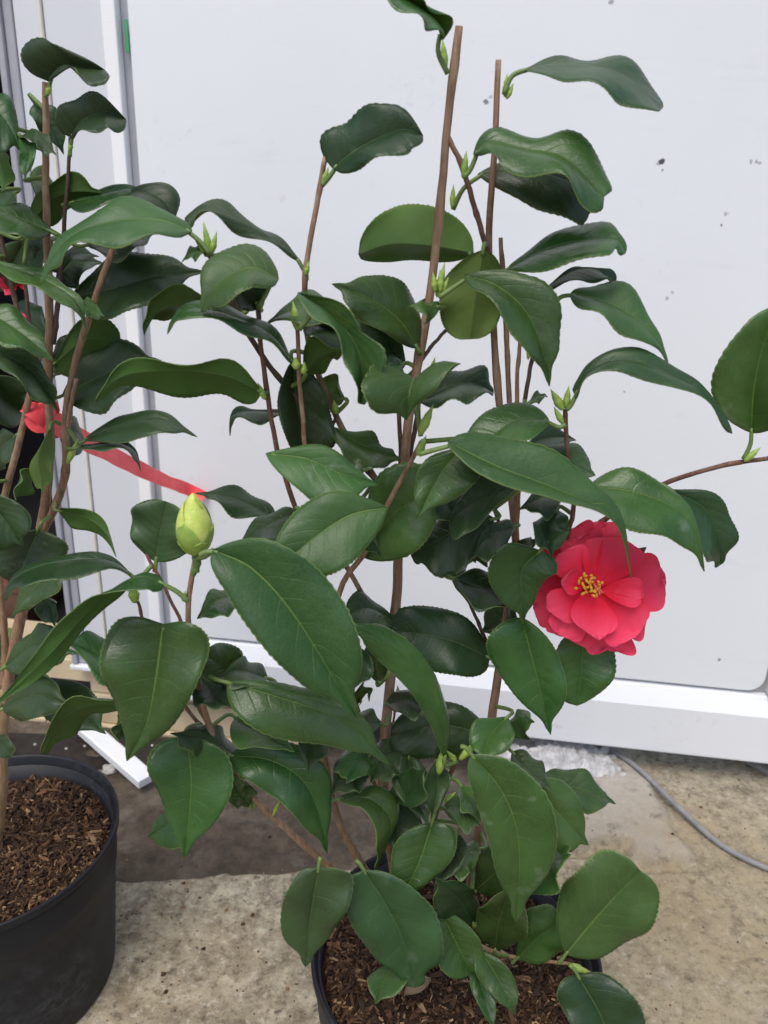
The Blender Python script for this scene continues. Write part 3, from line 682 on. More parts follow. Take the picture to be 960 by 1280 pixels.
# crown, left
Lf([(416, 211), (448, 186), (500, 163), (529, 170)], (424, 148), (472, 199), -.8, tip=-2.2, pet=[(411, 222), (402, 232)], mat=LEAF_TM, wt=.5, wb=.4, um=.4)
cm.bud((403, 230), (411, 208), 7, -.8)
Lf([(377, 328), (348, 304), (300, 276), (262, 264), (237, 282)], (304, 266), (297, 285), .4, tip=-.6, mat=LEAF_TM, wt=.5, pet=[(382, 342), (383, 350)])
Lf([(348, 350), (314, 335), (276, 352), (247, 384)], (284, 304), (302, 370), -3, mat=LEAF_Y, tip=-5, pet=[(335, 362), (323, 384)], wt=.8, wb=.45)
Lf([(322, 384), (308, 372), (297, 360)], (334, 358), (300, 388), -1.2, mat=LEAF_TM, hw=.014)
Lf([(367, 456), (338, 418), (290, 396), (235, 386), (203, 410)], (298, 384), (290, 408), -2.4, tip=-4, wt=.7)
Lf([(305, 388), (250, 384), (206, 384), (175, 411)], (232, 357), (228, 396), -.6, tip=-1, face='u', wt=.6, rf=.2)
Lf([(328, 490), (280, 469), (215, 463), (152, 470), (117, 498)], (222, 445), (238, 492), -1.6, tip=-4, face='u', wt=.75, wb=.4)
Lf([(353, 517), (315, 514), (293, 518), (280, 541)], (318, 509), (318, 525), 1, tip=.6, mat=LEAF_TM, hw=.014)
Lf([(366, 450), (372, 512), (391, 582)], (416, 520), (351, 530), .6, tip=.2, mat=LEAF_TM, wt=.6, wb=.5, hw=.018)
Lf([(430, 499), (410, 488), (386, 485)], (416, 470), (410, 509), .6, face='u', mat=LEAF_TM)
Lf([(381, 470), (398, 446), (436, 436)], (392, 424), (414, 454), -.4, face='u')
Lf([(432, 399), (385, 382), (332, 403)], (383, 366), (388, 402), -.8, tip=-1.5)
Lf([(380, 400), (410, 412), (437, 436)], (424, 396), (392, 424), -.6, mat=LEAF_TM)
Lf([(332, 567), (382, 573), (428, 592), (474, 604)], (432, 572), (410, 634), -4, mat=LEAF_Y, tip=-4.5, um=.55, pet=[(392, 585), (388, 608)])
Lf([(414, 534), (452, 556), (502, 573)], (470, 548), (448, 588), .4, tip=0)
Lf([(442, 622), (410, 618), (376, 642)], (416, 596), (408, 648), -.8, mat=LEAF_TM)
Lf([(345, 648), (300, 626), (246, 612)], (310, 610), (288, 638), -.4, tip=-1.2, mat=LEAF_TM)
Lf([(372, 640), (335, 656), (294, 682)], (330, 640), (350, 674), -1.5, mat=LEAF_TM)
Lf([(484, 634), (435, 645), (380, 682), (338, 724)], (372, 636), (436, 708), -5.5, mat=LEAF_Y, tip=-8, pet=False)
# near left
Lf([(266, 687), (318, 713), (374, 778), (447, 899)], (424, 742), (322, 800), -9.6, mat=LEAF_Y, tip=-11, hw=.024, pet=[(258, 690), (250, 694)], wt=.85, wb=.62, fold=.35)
Lf([(284, 853), (350, 872), (430, 902), (489, 957)], (405, 866), (352, 924), -6.5, tip=-7.5)
Lf([(286, 944), (342, 952), (386, 986), (412, 1070)], (396, 946), (344, 998), -4.8, tip=-6)
Lf([(294, 898), (322, 914), (368, 938)], (338, 892), (302, 932), -3.6)
Lf([(234, 922), (239, 985), (230, 1074)], (292, 975), (188, 968), -5.6, tip=-7.5, hw=.024)
Lf([(284, 1002), (228, 1022), (179, 1048)], (216, 1006), (222, 1060), -2.8, tip=-2.4)
Lf([(204, 780), (196, 842), (183, 905), (157, 953)], (254, 842), (124, 826), -6.8, tip=-9, hw=.025, pet=[(216, 782), (235, 792)], wt=1.0, wb=.5)
Lf([(168, 842), (126, 820), (83, 799)], (132, 792), (122, 848), -4, tip=-4.5)
Lf([(165, 886), (120, 880), (76, 900), (52, 943)], (104, 871), (112, 897), -5.6, tip=-6.5, face='u', wt=.55)
Lf([(170, 900), (152, 910), (139, 927)], (150, 900), (160, 920), -5, face='u', hw=.01, ls=.6)
Lf([(205, 729), (170, 722), (122, 752), (60, 820), (-14, 890)], (112, 750), (121, 768), -7.5, tip=-10.5, face='u', tw=150, pet=[(222, 740), (235, 752)], wb=.5, um=.4, hw=.02)
Lf([(163, 717), (130, 700), (66, 704), (20, 722), (4, 750)], (82, 692), (92, 718), -4, tip=-6, wt=.6)
Lf([(195, 702), (200, 665), (208, 627)], (160, 656), (240, 676), -3.4, tip=-3, wt=.5, wb=.5, mat=LEAF_TM)
Lf([(302, 744), (272, 750), (246, 772)], (270, 736), (286, 766), -2.2)
Lf([(299, 850), (272, 830), (248, 814)], (290, 806), (258, 850), -3.6)
Lf([(250, 842), (268, 868), (288, 884)], (290, 856), (246, 880), -4, mat=LEAF_TM)
Lf([(334, 848), (300, 838), (275, 842)], (310, 822), (308, 862), -3.2, mat=LEAF_TM)
Lf([(302, 950), (262, 926), (214, 916)], (272, 908), (244, 944), -4, mat=LEAF_TM)
Lf([(314, 1008), (298, 990), (284, 968)], (312, 980), (288, 1004), -4, hw=.012, ls=.6)
# middle
Lf([(686, 525), (650, 524), (608, 550), (556, 582)], (616, 508), (648, 554), -2.2, tip=-3.6, pet=[(698, 534), (707, 530)])
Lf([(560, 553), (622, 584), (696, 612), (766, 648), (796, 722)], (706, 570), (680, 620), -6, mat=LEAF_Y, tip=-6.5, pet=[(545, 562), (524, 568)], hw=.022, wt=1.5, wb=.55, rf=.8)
Lf([(577, 560), (552, 590), (521, 648)], (522, 590), (598, 600), -4.6, tip=-6)
Lf([(452, 696), (492, 642), (530, 622), (570, 624)], (482, 586), (528, 682), -2, tip=-2.5)
Lf([(648, 606), (606, 618), (563, 645)], (618, 586), (596, 658), -3, tip=-3.6, mat=LEAF_TM, wt=.5)
Lf([(618, 648), (570, 664), (513, 694)], (562, 640), (578, 712), -1.2, tip=-1.4, mat=LEAF_TM, wt=.6)
Lf([(586, 700), (572, 704), (556, 718)], (572, 694), (578, 718), -.2, hw=.01, ls=.6, mat=LEAF_TM)
Lf([(644, 658), (614, 668), (589, 692)], (618, 650), (616, 696), -.2, mat=LEAF_TM)
Lf([(620, 694), (602, 694), (584, 698)], (602, 688), (602, 704), .2, face='u', hw=.012)
Lf([(648, 690), (658, 684), (667, 674)], (652, 674), (664, 692), 0, hw=.01, ls=.5)
Lf([(568, 724), (612, 738), (655, 748)], (620, 712), (604, 760), -.4, tip=-1.2)
Lf([(676, 688), (652, 716), (656, 780)], (688, 724), (606, 726), -2.6, tip=-3.2, wb=.4)
Lf([(652, 772), (672, 848), (689, 920)], (706, 838), (614, 826), -1.8, tip=-3, hw=.022)
Lf([(728, 790), (727, 832), (721, 882)], (772, 822), (688, 830), -.6, tip=-1.6, wt=.5, wb=.5)
Lf([(697, 638), (682, 662), (690, 694)], (712, 664), (665, 664), -.4, mat=LEAF_TM)
Lf([(668, 562), (706, 576), (744, 592)], (722, 556), (698, 612), .2, mat=LEAF_TM)
Lf([(705, 610), (680, 620), (650, 632)], (682, 604), (686, 642), -1.6, mat=LEAF_TM)
Lf([(655, 560), (685, 546), (722, 548)], (690, 534), (690, 566), .8, mat=LEAF_TM, hw=.015)
# right
Lf([(739, 608), (800, 617), (856, 646), (888, 713)], (812, 594), (796, 662), -2.6, tip=-4.5, hw=.023)
Lf([(838, 612), (884, 640), (908, 707)], (912, 634), (866, 672), -1.6, tip=-2.4, wt=.6)
Lf([(719, 494), (742, 462), (790, 452), (850, 474), (890, 500), (915, 542)], (806, 441), (800, 468), -2, tip=-3, pet=[(714, 506), (708, 512)], wt=.5, wb=.4, hw=.014, mat=LEAF_TM)
Lf([(939, 541), (943, 482), (958, 418), (985, 365)], (895, 462), (990, 494), 1.4, tip=.6, pet=[(938, 555), (929, 574)], hw=.025)
Lf([(660, 505), (670, 496), (686, 494)], (672, 490), (676, 500), .9, hw=.006, ls=.4)
# lower middle
Lf([(492, 776), (458, 760), (427, 772)], (452, 741), (466, 788), .2, mat=LEAF_TM)
Lf([(612, 822), (562, 800), (505, 790), (460, 796)], (548, 759), (556, 843), -.2, tip=-.4, wt=.6, wb=.5)
Lf([(556, 948), (557, 908), (540, 866), (500, 818), (458, 790), (432, 790)], (532, 826), (505, 858), -3.6, tip=-5.6, wb=.7, wt=.6, hw=.015, um=.5)
Lf([(430, 796), (446, 828), (432, 866)], (466, 838), (424, 836), -3, mat=LEAF_TM)
Lf([(472, 852), (468, 822), (466, 796)], (484, 828), (454, 824), -1)
Lf([(440, 872), (454, 862), (468, 872)], (454, 855), (454, 876), -2, hw=.01, ls=.5, face='u')
Lf([(612, 918), (550, 906), (488, 918)], (556, 876), (540, 948), -.6, tip=-.8, wt=.5, wb=.5, mat=LEAF_TM)
Lf([(634, 896), (614, 918), (600, 952)], (640, 930), (588, 912), -1.6)
Lf([(630, 908), (650, 897), (668, 902)], (650, 888), (654, 922), -.8, hw=.014)
Lf([(590, 944), (628, 990), (648, 1052), (646, 1158)], (690, 1004), (602, 1022), -6.4, tip=-8, hw=.024, wt=.8)
Lf([(658, 974), (696, 1014), (738, 1058)], (720, 992), (684, 1056), -3.6, tip=-4.6)
Lf([(672, 976), (716, 984), (773, 1001)], (722, 961), (726, 1014), -1.6, tip=-1.6)
Lf([(652, 1112), (686, 1082), (713, 1068)], (694, 1056), (686, 1110), -3.6)
Lf([(707, 1192), (753, 1137), (800, 1088)], (712, 1096), (800, 1172), -5, mat=LEAF_Y, tip=-5.6, wt=.5, wb=.5, pet=[(702, 1200), (698, 1204)])
Lf([(646, 1198), (676, 1168), (708, 1146)], (664, 1134), (698, 1196), -2.6, tip=-3.2)
Lf([(722, 1219), (752, 1272), (776, 1340)], (800, 1256), (704, 1264), -6.5, tip=-9, wt=.5, wb=.5, pet=[(718, 1212), (712, 1206)])
Lf([(455, 1088), (482, 1130), (504, 1176), (518, 1234)], (545, 1146), (440, 1158), -5.6, tip=-7, hw=.024, wt=.55, wb=.5)
Lf([(398, 1085), (388, 1146), (382, 1209)], (436, 1130), (350, 1138), -7, tip=-8, mat=LEAF_TM, wt=.8, wb=.5, hw=.022)
Lf([(540, 1028), (522, 1082), (493, 1137)], (570, 1064), (490, 1066), -4, tip=-6)
Lf([(424, 998), (464, 1000), (489, 1032), (471, 1088)], (486, 992), (464, 1024), -3.8, tip=-4.6, wt=.6)
Lf([(550, 1136), (566, 1170), (590, 1216)], (597, 1168), (542, 1192), -4.4, tip=-5.6, wt=.5)
Lf([(592, 1154), (572, 1122), (548, 1102)], (594, 1114), (546, 1148), -3)
Lf([(497, 1204), (480, 1226), (469, 1254)], (508, 1230), (460, 1220), -5.5)
Lf([(600, 1188), (622, 1222), (646, 1273)], (642, 1220), (602, 1228), -5, hw=.012)
Lf([(592, 1206), (604, 1242), (619, 1292)], (616, 1240), (592, 1244), -5, hw=.01)
Lf([(619, 1187), (624, 1150), (640, 1106)], (596, 1142), (660, 1164), -3.4)
Lf([(594, 1114), (620, 1090), (652, 1066)], (604, 1062), (640, 1116), -2.4)
Lf([(510, 944), (516, 986), (536, 1032)], (542, 980), (492, 984), -1.6, mat=LEAF_TM)
Lf([(546, 950), (546, 990), (540, 1024)], (562, 980), (528, 992), -2, mat=LEAF_TM)
Lf([(554, 1010), (576, 1010), (599, 1030)], (586, 988), (578, 1038), -3, mat=LEAF_TM)
Lf([(574, 980), (588, 1000), (601, 1027)], (602, 996), (576, 1010), -2.6)
Lf([(504, 1000), (496, 1040), (506, 1082)], (528, 1036), (482, 1036), -1.6, mat=LEAF_TM)
Lf([(464, 944), (432, 962), (414, 988)], (432, 936), (452, 986), -1.8, mat=LEAF_TM)
Lf([(572, 1042), (562, 1078), (540, 1112)], (580, 1076), (548, 1066), -2.6)
Lf([(640, 940), (660, 960), (690, 985)], (676, 950), (650, 980), -2, mat=LEAF_TM)
Lf([(500, 930), (480, 945), (462, 975)], (470, 930), (498, 965), -.6, mat=LEAF_TM)
# filling the middle above the pot
Lf([(478, 905), (448, 900), (424, 890)], (452, 886), (448, 918), -1.4, mat=LEAF_TM)
Lf([(476, 960), (446, 950), (418, 962)], (446, 934), (444, 972), -2.4)
Lf([(486, 1000), (512, 990), (530, 960)], (502, 966), (528, 1000), -2.6, mat=LEAF_TM)
Lf([(405, 900), (390, 925), (384, 962)], (412, 932), (374, 924), -3, mat=LEAF_TM)
Lf([(484, 880), (506, 874), (530, 884)], (506, 860), (508, 896), -.6, mat=LEAF_TM)
Lf([(600, 1060), (580, 1068), (556, 1090)], (574, 1052), (588, 1092), -1.6)
Lf([(420, 640), (448, 655), (478, 690)], (462, 640), (440, 680), -1.2, mat=LEAF_TM)
Lf([(540, 600), (560, 622), (572, 656)], (580, 616), (544, 640), -.6, mat=LEAF_TM)
Lf([(505, 455), (478, 462), (448, 470)], (478, 446), (480, 482), -.2, mat=LEAF_TM)
Lf([(640, 745), (622, 778), (600, 790)], (612, 752), (640, 792), .6, mat=LEAF_TM)
# long leaf from the left bud cluster, reaching over the other shrub
Lf([(240, 290), (196, 275), (140, 278), (86, 298), (45, 352)], (140, 256), (120, 306), -2.6, mat=LEAF_Y, tip=-5, pet=[(250, 302), (262, 318)], wt=.8, wb=.4, hw=.02)
Lf([(262, 318), (248, 314), (228, 320)], (246, 306), (246, 324), -1.8, hw=.008, ls=.4)

for b, t, wd, o in (((557, 88), (553, 48), 9, -.4), ((631, 122), (634, 92), 8, .3), ((633, 124), (642, 104), 7, .1), ((579, 224), (583, 188), 9, -.6), ((565, 260), (567, 230), 7, -.3),
        ((546, 372), (556, 328), 10, -1.2), ((545, 366), (541, 340), 9, -1.4), ((549, 374), (561, 346), 9, -1.6), ((551, 366), (550, 336), 8, -1.8),
        ((263, 320), (254, 276), 9, -2), ((264, 318), (271, 289), 8, -2.2), ((260, 322), (240, 292), 6, -2.4), ((323, 388), (320, 358), 8, -1.8), ((325, 388), (330, 362), 7, -2),
        ((372, 414), (366, 376), 11, -2.6), ((371, 462), (369, 446), 11, -2.6), ((379, 468), (381, 452), 8, -2.4), ((382, 345), (386, 326), 7, -.2), ((704, 513), (688, 486), 11, -2), ((707, 512), (711, 482), 9, -1.8), ((704, 530), (692, 508), 8, -2),
        ((524, 545), (542, 505), 12, -4), ((522, 570), (533, 544), 10, -4.2), ((332, 500), (322, 478), 8, -1.6), ((574, 950), (598, 926), 10, -3), ((570, 952), (558, 938), 8, -2.6), ((556, 1004), (570, 990), 8, -2.6),
        ((713, 1206), (740, 1218), 9, -5), ((930, 577), (951, 559), 8, 1.2), ((170, 754), (163, 726), 13, -3.4), ((421, 518), (417, 500), 9, .6), ((548, 968), (556, 932), 12, -3.4), ((563, 722), (566, 706), 7, .6), ((660, 450), (663, 424), 6, .8),
        ((498, 876), (497, 856), 6, .9), ((229, 752), (232, 738), 6, -6.2), ((310, 972), (294, 964), 9, -4.6), ((341, 1020), (350, 1000), 5, -3.8), ((538, 470), (544, 446), 7, .4), ((483, 849), (474, 814), 15, -.9), ((688, 388), (691, 360), 7, .4)):
    cm.bud(b, t, wd, o)

# fat flower bud: core and overlapping scales
def scale_vf(base, ax, side, L, R, t0, t1, wid, th=.0004):
    """a bud scale hugging an egg of length L and radius R, centred on direction side."""
    oth = ax.cross(side); vs = []; fs = []; nu, nv = 12, 8
    def egg(t): return R * (math.sin(math.pi * max(.0, min(1, t)) ** .78)) ** .72
    for lay in (1, 0):
        for i in range(nu + 1):
            u = i / nu; t = t0 + (t1 - t0) * u
            for j in range(nv + 1):
                v = -1 + 2 * j / nv; g = v * wid * (1 - u ** 2.6) ** .5 if u < 1 else 0
                tt = t - .10 * (t1 - t0) * abs(v) * u
                rr = egg(tt) * (1.0 + .03 * u * (1 - abs(v))) + (th if lay else -th)
                vs.append(base + ax * (L * tt) + (side * math.cos(g) + oth * math.sin(g)) * rr)
    o = (nu + 1) * (nv + 1)
    for i in range(nu):
        for j in range(nv):
            a = i * (nv + 1) + j; q = (a, a + 1, a + nv + 2, a + nv + 1); fs.append(q); fs.append(tuple(o + k for k in reversed(q)))
    return vs, fs
bb, bt = cm.P((245, 694), -6.2), cm.P((241, 616), -6.2); ax = (bt - bb).normalized(); L = (bt - bb).length; R0 = 21.5 * depth(bb) / F
egv = []; egf = []; e1_ = ax.orthogonal().normalized(); e2_ = ax.cross(e1_)
for i in range(25):
    t = i / 24; rr = R0 * .97 * (math.sin(math.pi * t ** .78)) ** .72 if 0 < t < 1 else .0002
    for j in range(20): a = 6.2832 * j / 20; egv.append(bb + ax * (L * t) + (e1_ * math.cos(a) + e2_ * math.sin(a)) * rr)
for i in range(24):
    for j in range(20): k = (j + 1) % 20; egf.append((i * 20 + j, i * 20 + k, i * 20 + 20 + k, i * 20 + 20 + j))
fb = obj('flower_bud', egv, egf, BUDS, cm.root, cm.org); fb['label'] = 'fat yellow-green flower bud'
s1 = (-ray(243, 655)).normalized(); s1 = (s1 - ax * s1.dot(ax)).normalized()
for i, (ang, t0, t1, wd) in enumerate(((20, .02, .95, 1.3), (150, .02, .96, 1.3), (265, .02, .97, 1.3), (-35, .0, .62, 1.0), (80, .0, .55, 1.0), (190, .0, .6, 1.0), (20, .0, .33, .9), (-80, .0, .28, .9), (120, .0, .25, .9))):
    sd_ = Quaternion(ax, R_(ang)) @ s1
    v, f = scale_vf(bb, ax, sd_, L, R0 * (1 + .03 * (i // 3)), t0, t1, wd); o = obj('bud_scale', v, f, BUDS if i < 3 else BUD, cm.root, cm.org); o.parent = fb
cm.stem([(245, 696, -6.2), (246, 706, -6.1), (240, 720, -6)], 2.4, 1.5, PET, name='bud_stalk')
cm.stem([(246, 698, -6.2), (256, 696, -7.4), (266, 688, -9)], 1.2, 1.2, PET, name='bud_stalk')

# ---- open flower
FO = -2.2
fl_c = cm.P((738, 734), FO)
v, f = lathe_vf([(.0005, -.010), (.006, -.009), (.009, -.004), (.006, .001), (.0005, .002)], 16)
vw = (-ray(738, 734)).normalized(); qf = vw.to_track_quat('Z', 'Y')
flower = obj('flower', [qf @ Vector(p) + fl_c - vw * .010 for p in v], f, BUD, cm.root, cm.org); flower['label'] = 'open pink-red flower with golden stamens'
def petal(base, tip, A, B, kb, kt, ke, cup=.2, um=.62, ruff=.0009, mid=None, km=0):
    """pixels; kb, kt, ke: centimetres in front (-) or behind (+) of the flower centre for base, tip and side edges."""
    k0 = depth(fl_c); rnd = cm.rnd
    b, t = at_k(*base, k0 + kb / 100), at_k(*tip, k0 + kt / 100)
    mp_ = at_k(*(mid or ((base[0] + tip[0]) / 2, (base[1] + tip[1]) / 2)), k0 + (kb + kt) / 200 + km / 100)
    NU, NV = 30, 20; US = [1 - (1 - i / NU) ** 1.7 for i in range(NU + 1)]; CC = catmull([b, mp_, t], 240); C = [CC[round(u * 240)] for u in US]; im = min(range(NU + 1), key=lambda i: abs(US[i] - um))
    eA, eB = at_k(*A, k0 + ke / 100) - C[im], at_k(*B, k0 + ke / 100) - C[im]
    ph = rnd.random() * 6; vs = []; uv = []; fs = []
    for lay in (1, 0):
        for i in range(NU + 1):
            u = US[i]
            wv = (max(u, .02) ** .62) * (1 - u ** 4) ** .5 / ((um ** .62) * (1 - um ** 4) ** .5) if u < 1 else 0
            Tn = (C[min(i + 1, NU)] - C[max(i - 1, 0)]).normalized(); nr = (eB - eA).cross(Tn).normalized()
            if nr.dot(vw) < 0: nr = -nr
            for j in range(NV + 1):
                v = -1 + 2 * j / NV; a = abs(v); e = (eB if v > 0 else eA) * a * wv
                end = Tn * (-(t - b).length * .03 * math.exp(-(v / .18) ** 2) * u ** 6)
                drop = Tn * (-(t - b).length * .07 * a ** 2.2 * u ** 3)
                h = cup * (eA.length + eB.length) / 2 * (a * a - .35) * wv + ruff * math.sin(v * 6 + ph + u * 3) * u * u + ruff * .6 * math.sin(v * 13 + ph * 2) * u ** 4
                vs.append(C[i] + e + end + drop + nr * (h + (.00018 if lay else -.00018))); uv.append((u, (v + 1) / 2))
    o = (NU + 1) * (NV + 1)
    for i in range(NU):
        for j in range(NV):
            a = i * (NV + 1) + j; q = (a, a + 1, a + NV + 2, a + NV + 1); fs.append(q); fs.append(tuple(o + x for x in reversed(q)))
    p = obj('petal', vs, fs, PETAL, cm.root, cm.org, uvs=uv); p.parent = flower; return p
c0 = (740, 736)
petal(c0, (757, 653), (736, 668), (778, 668), 0, 1.4, 1.2)
petal(c0, (712, 662), (692, 684), (744, 662), 0, 1.2, 1.0)
petal(c0, (676, 704), (688, 676), (674, 738), 0, 1.2, .8, .3)
petal(c0, (666, 758), (676, 730), (690, 782), 0, 1.5, 1.3)
petal(c0, (706, 796), (686, 776), (742, 800), 0, 1.3, 1.0)
petal(c0, (760, 813), (730, 802), (792, 804), 0, 1.5, 1.3)
petal(c0, (808, 772), (812, 736), (786, 796), 0, 1.6, 1.4)
petal((748, 734), (832, 722), (800, 692), (812, 764), 0, .9, .7, .22)
petal((744, 734), (778, 672), (728, 680), (802, 700), -.1, .3, .1, .38, um=.7)
petal((738, 730), (722, 672), (700, 690), (752, 670), 0, .6, .4, .25)
petal((744, 742), (796, 795), (808, 758), (758, 804), -.1, .2, .1, .25, um=.7)
petal((732, 738), (696, 792), (690, 766), (730, 794), 0, .5, .4, .2)
petal((728, 738), (683, 762), (688, 738), (714, 778), -.2, -.3, .0, .3, um=.68)
petal((730, 730), (695, 694), (698, 720), (734, 688), -.1, -.4, -.1, .35, um=.55)
petal((738, 742), (748, 801), (712, 768), (770, 776), -.4, -.7, -.3, .3, um=.66)
petal((752, 738), (806, 744), (782, 722), (778, 756), -.2, -.3, -.2, .5, um=.5)
petal((732, 732), (702, 727), (710, 742), (720, 708), -.4, -1.0, -.5, .6, ruff=.0006)
parts = []; fparts = []; rnd = random.Random(5)
for i in range(34):
    a = rnd.random() * 6.283; r = math.sqrt(rnd.random()) * 18
    tx, ty = 737 + r * math.cos(a), 732 + r * .85 * math.sin(a); k0 = depth(fl_c)
    b = at_k(739 + r * .3 * math.cos(a), 736 + r * .3 * math.sin(a), k0); t = at_k(tx, ty, k0 - rnd.uniform(.009, .014))
    fparts.append(tube_vf(catmull([b, b.lerp(t, .55) + Vector((0, 0, .0006)), t], 5), .00034, 5))
    d = Vector((rnd.uniform(-1, 1), rnd.uniform(-1, 1), rnd.uniform(-1, 1))).normalized() * rnd.uniform(.0009, .0016)
    parts.append(tube_vf([t - d, t - d * .5, t, t + d * .5, t + d], lambda q: .00035 + .0005 * math.sin(math.pi * q), 6))
v, f = join(fparts); o = obj('stamen_filaments', v, f, FILAM, cm.root, cm.org); o.parent = flower; o['kind'] = 'stuff'
v, f = join(parts); o = obj('anthers', v, f, ANTHER, cm.root, cm.org); o.parent = flower; o['kind'] = 'stuff'
k0 = depth(fl_c); t = at_k(748, 738, k0 - .016)
v, f = join([tube_vf(catmull([at_k(738, 734, k0), at_k(742, 730, k0 - .011), t], 8), .0006, 6)] + [tube_vf([t, at_k(750 + a, 741 + b, k0 - .018)], .0005, 5) for a, b in ((2, -3), (0, 2), (4, 0))])
o = obj('pistil', v, f, FILAM, cm.root, cm.org); o.parent = flower
# withered sepal behind the flower
cm.bud((786, 700), (808, 684), 17, -1.0, BROWN, 'sepal')

# ------------------------------------------------------------------ the other camellia, by the doorway
lp = Plant('camellia_shrub', POTL + Vector((0, 0, .14)), YL, 'dense dark-leaved camellia shrub with a red ribbon on its stems', GRP)
S = lp.stem
S([(57, 103, 0), (57, 180, 0), (58, 260, 0), (60, 340, .2), (62, 400, .4), (60, 470, .6), (62, 560, .6), (52, 660, .5), (24, 780, .2), (4, 880, 0)], 1.9, 4.6, BARK)
S([(8, 860, .05), (1, 930, 0), (0, 990, 0), POTL + Vector((0, 0, .138))], 4.8, 6.6, BARKT, name='trunk')
S([(147, 292, -1), (130, 340, -.8), (112, 395, -.6), (96, 445, -.4), (82, 520, 0), (82, 590, .2), (66, 640, .4), (50, 668, .5)], 1.8, 3.2, BARK)
S([(88, 172, 0), (84, 230, .2), (79, 300, .4), (72, 380, .5), (66, 430, .5)], 1.1, 1.7, BARKD)
S([(96, 474, -.6), (90, 500, -.4), (85, 535, -.2)], 1.4, 1.6, BARK)
S([(50, 440, 1), (38, 490, .6), (22, 560, .4), (8, 612, .2), (-4, 680, .2), (6, 800, .1), (4, 860, 0)], 2.2, 3.0, BARK)
S([(-14, 240, 0), (4, 310, .3), (22, 390, .6), (42, 470, .8)], 1.3, 1.8, BARKD)
S([(30, 330, 1.4), (36, 400, 1.2), (46, 450, 1)], 1.2, 1.6, BARKD)
Lf = lp.leaf
Lf([(61, 102), (80, 82), (104, 86), (132, 88)], (44, 45), (104, 101), -.4, tip=-2, pet=[(60, 112), (57, 122)], mat=LEAF_TM, wt=.45, wb=.4)
Lf([(88, 172), (104, 150), (134, 140), (158, 150)], (80, 122), (120, 163), -.4, tip=-2, pet=[(88, 184), (87, 196)], mat=LEAF_TM, wt=.5, wb=.4)
Lf([(44, 129), (62, 156), (80, 193)], (76, 146), (44, 156), 1.4, tip=1.4)
Lf([(-34, 118), (0, 142), (26, 184)], (10, 122), (-8, 184), -2, tip=-3)
Lf([(22, 172), (45, 166), (70, 192)], (54, 162), (44, 180), -2.2, hw=.012)
Lf([(24, 168), (36, 190), (30, 221)], (46, 184), (24, 196), -2.4, hw=.012)
Lf([(-14, 176), (0, 205), (8, 244)], (14, 204), (-14, 210), -1, face='u')
Lf([(38, 226), (54, 228), (73, 238)], (54, 210), (54, 246), .6, hw=.012)
Lf([(30, 290), (70, 246), (127, 236)], (66, 222), (84, 266), .4, tip=.4, face='u', wt=.9)
Lf([(64, 290), (22, 272), (-24, 262)], (24, 254), (18, 294), -2, tip=-3.4)
Lf([(88, 254), (136, 242), (184, 230)], (134, 234), (116, 260), .4, tip=0)
Lf([(132, 262), (170, 240), (204, 252), (222, 286)], (186, 228), (164, 262), -.4, tip=-1, mat=LEAF_TM, wt=.6)
Lf([(148, 296), (166, 288), (188, 278)], (166, 278), (170, 300), -1.2, hw=.012)
Lf([(108, 306), (152, 300), (196, 288)], (148, 282), (156, 320), 1, mat=LEAF_TM)
Lf([(88, 374), (146, 360), (200, 345), (256, 339)], (158, 315), (164, 391), 2.4, tip=2.4, mat=LEAF_TM, hw=.026)
Lf([(58, 334), (90, 318), (124, 318)], (88, 310), (92, 330), .8, mat=LEAF_TM, hw=.012)
Lf([(-14, 326), (50, 348), (94, 376), (113, 413)], (62, 340), (46, 362), -3, tip=-4.6, hw=.014)
Lf([(98, 378), (112, 382), (129, 392)], (114, 374), (112, 398), -1.6, hw=.01, ls=.4)
Lf([(-34, 382), (14, 408), (68, 450)], (28, 390), (8, 432), -3, tip=-4)
Lf([(-24, 430), (36, 462), (73, 513)], (52, 452), (28, 480), -2.6, tip=-3.4)
Lf([(66, 456), (110, 424), (158, 434)], (116, 394), (106, 466), 1.4, face='u')
Lf([(78, 494), (136, 466), (198, 446)], (130, 428), (138, 506), 1.4, tip=2, mat=LEAF_TM, hw=.025)
Lf([(106, 550), (150, 532), (198, 523), (247, 541)], (168, 514), (174, 546), -.4, tip=-1.4)
Lf([(96, 560), (140, 555), (166, 562), (179, 587)], (140, 550), (138, 561), -.6, tip=-1, hw=.014, mat=LEAF_TM)
Lf([(64, 533), (48, 572), (56, 618)], (66, 590), (38, 592), -.6, face='u', hw=.013)
Lf([(44, 586), (28, 604), (12, 624)], (28, 592), (36, 616), 0, face='u', hw=.012)
Lf([(-34, 612), (2, 645), (28, 682)], (30, 636), (-12, 684), -3, tip=-4, mat=LEAF_TM)
Lf([(48, 662), (32, 700), (16, 738)], (78, 696), (-10, 690), -1.6, tip=-2.4, mat=LEAF_TM)
Lf([(74, 638), (106, 646), (130, 664), (149, 694)], (108, 636), (100, 658), -.4, tip=-1.4, face='u', hw=.014, mat=LEAF_TM)
Lf([(74, 708), (44, 734), (13, 772)], (38, 712), (62, 744), -3.4, tip=-4.4)
Lf([(50, 742), (62, 756), (68, 782)], (72, 756), (46, 768), -1, mat=LEAF_TM, hw=.012)
Lf([(6, 834), (46, 806), (94, 816)], (48, 780), (48, 838), -1.6, mat=LEAF_TM)
Lf([(2, 886), (46, 868), (86, 880)], (44, 845), (44, 899), -2.4, mat=LEAF_TM)
Lf([(64, 852), (92, 884), (130, 917)], (116, 864), (60, 902), -.6, mat=LEAF_TM)
Lf([(-8, 918), (4, 930), (14, 946)], (14, 924), (-4, 944), -.8, hw=.01, mat=LEAF_TM)
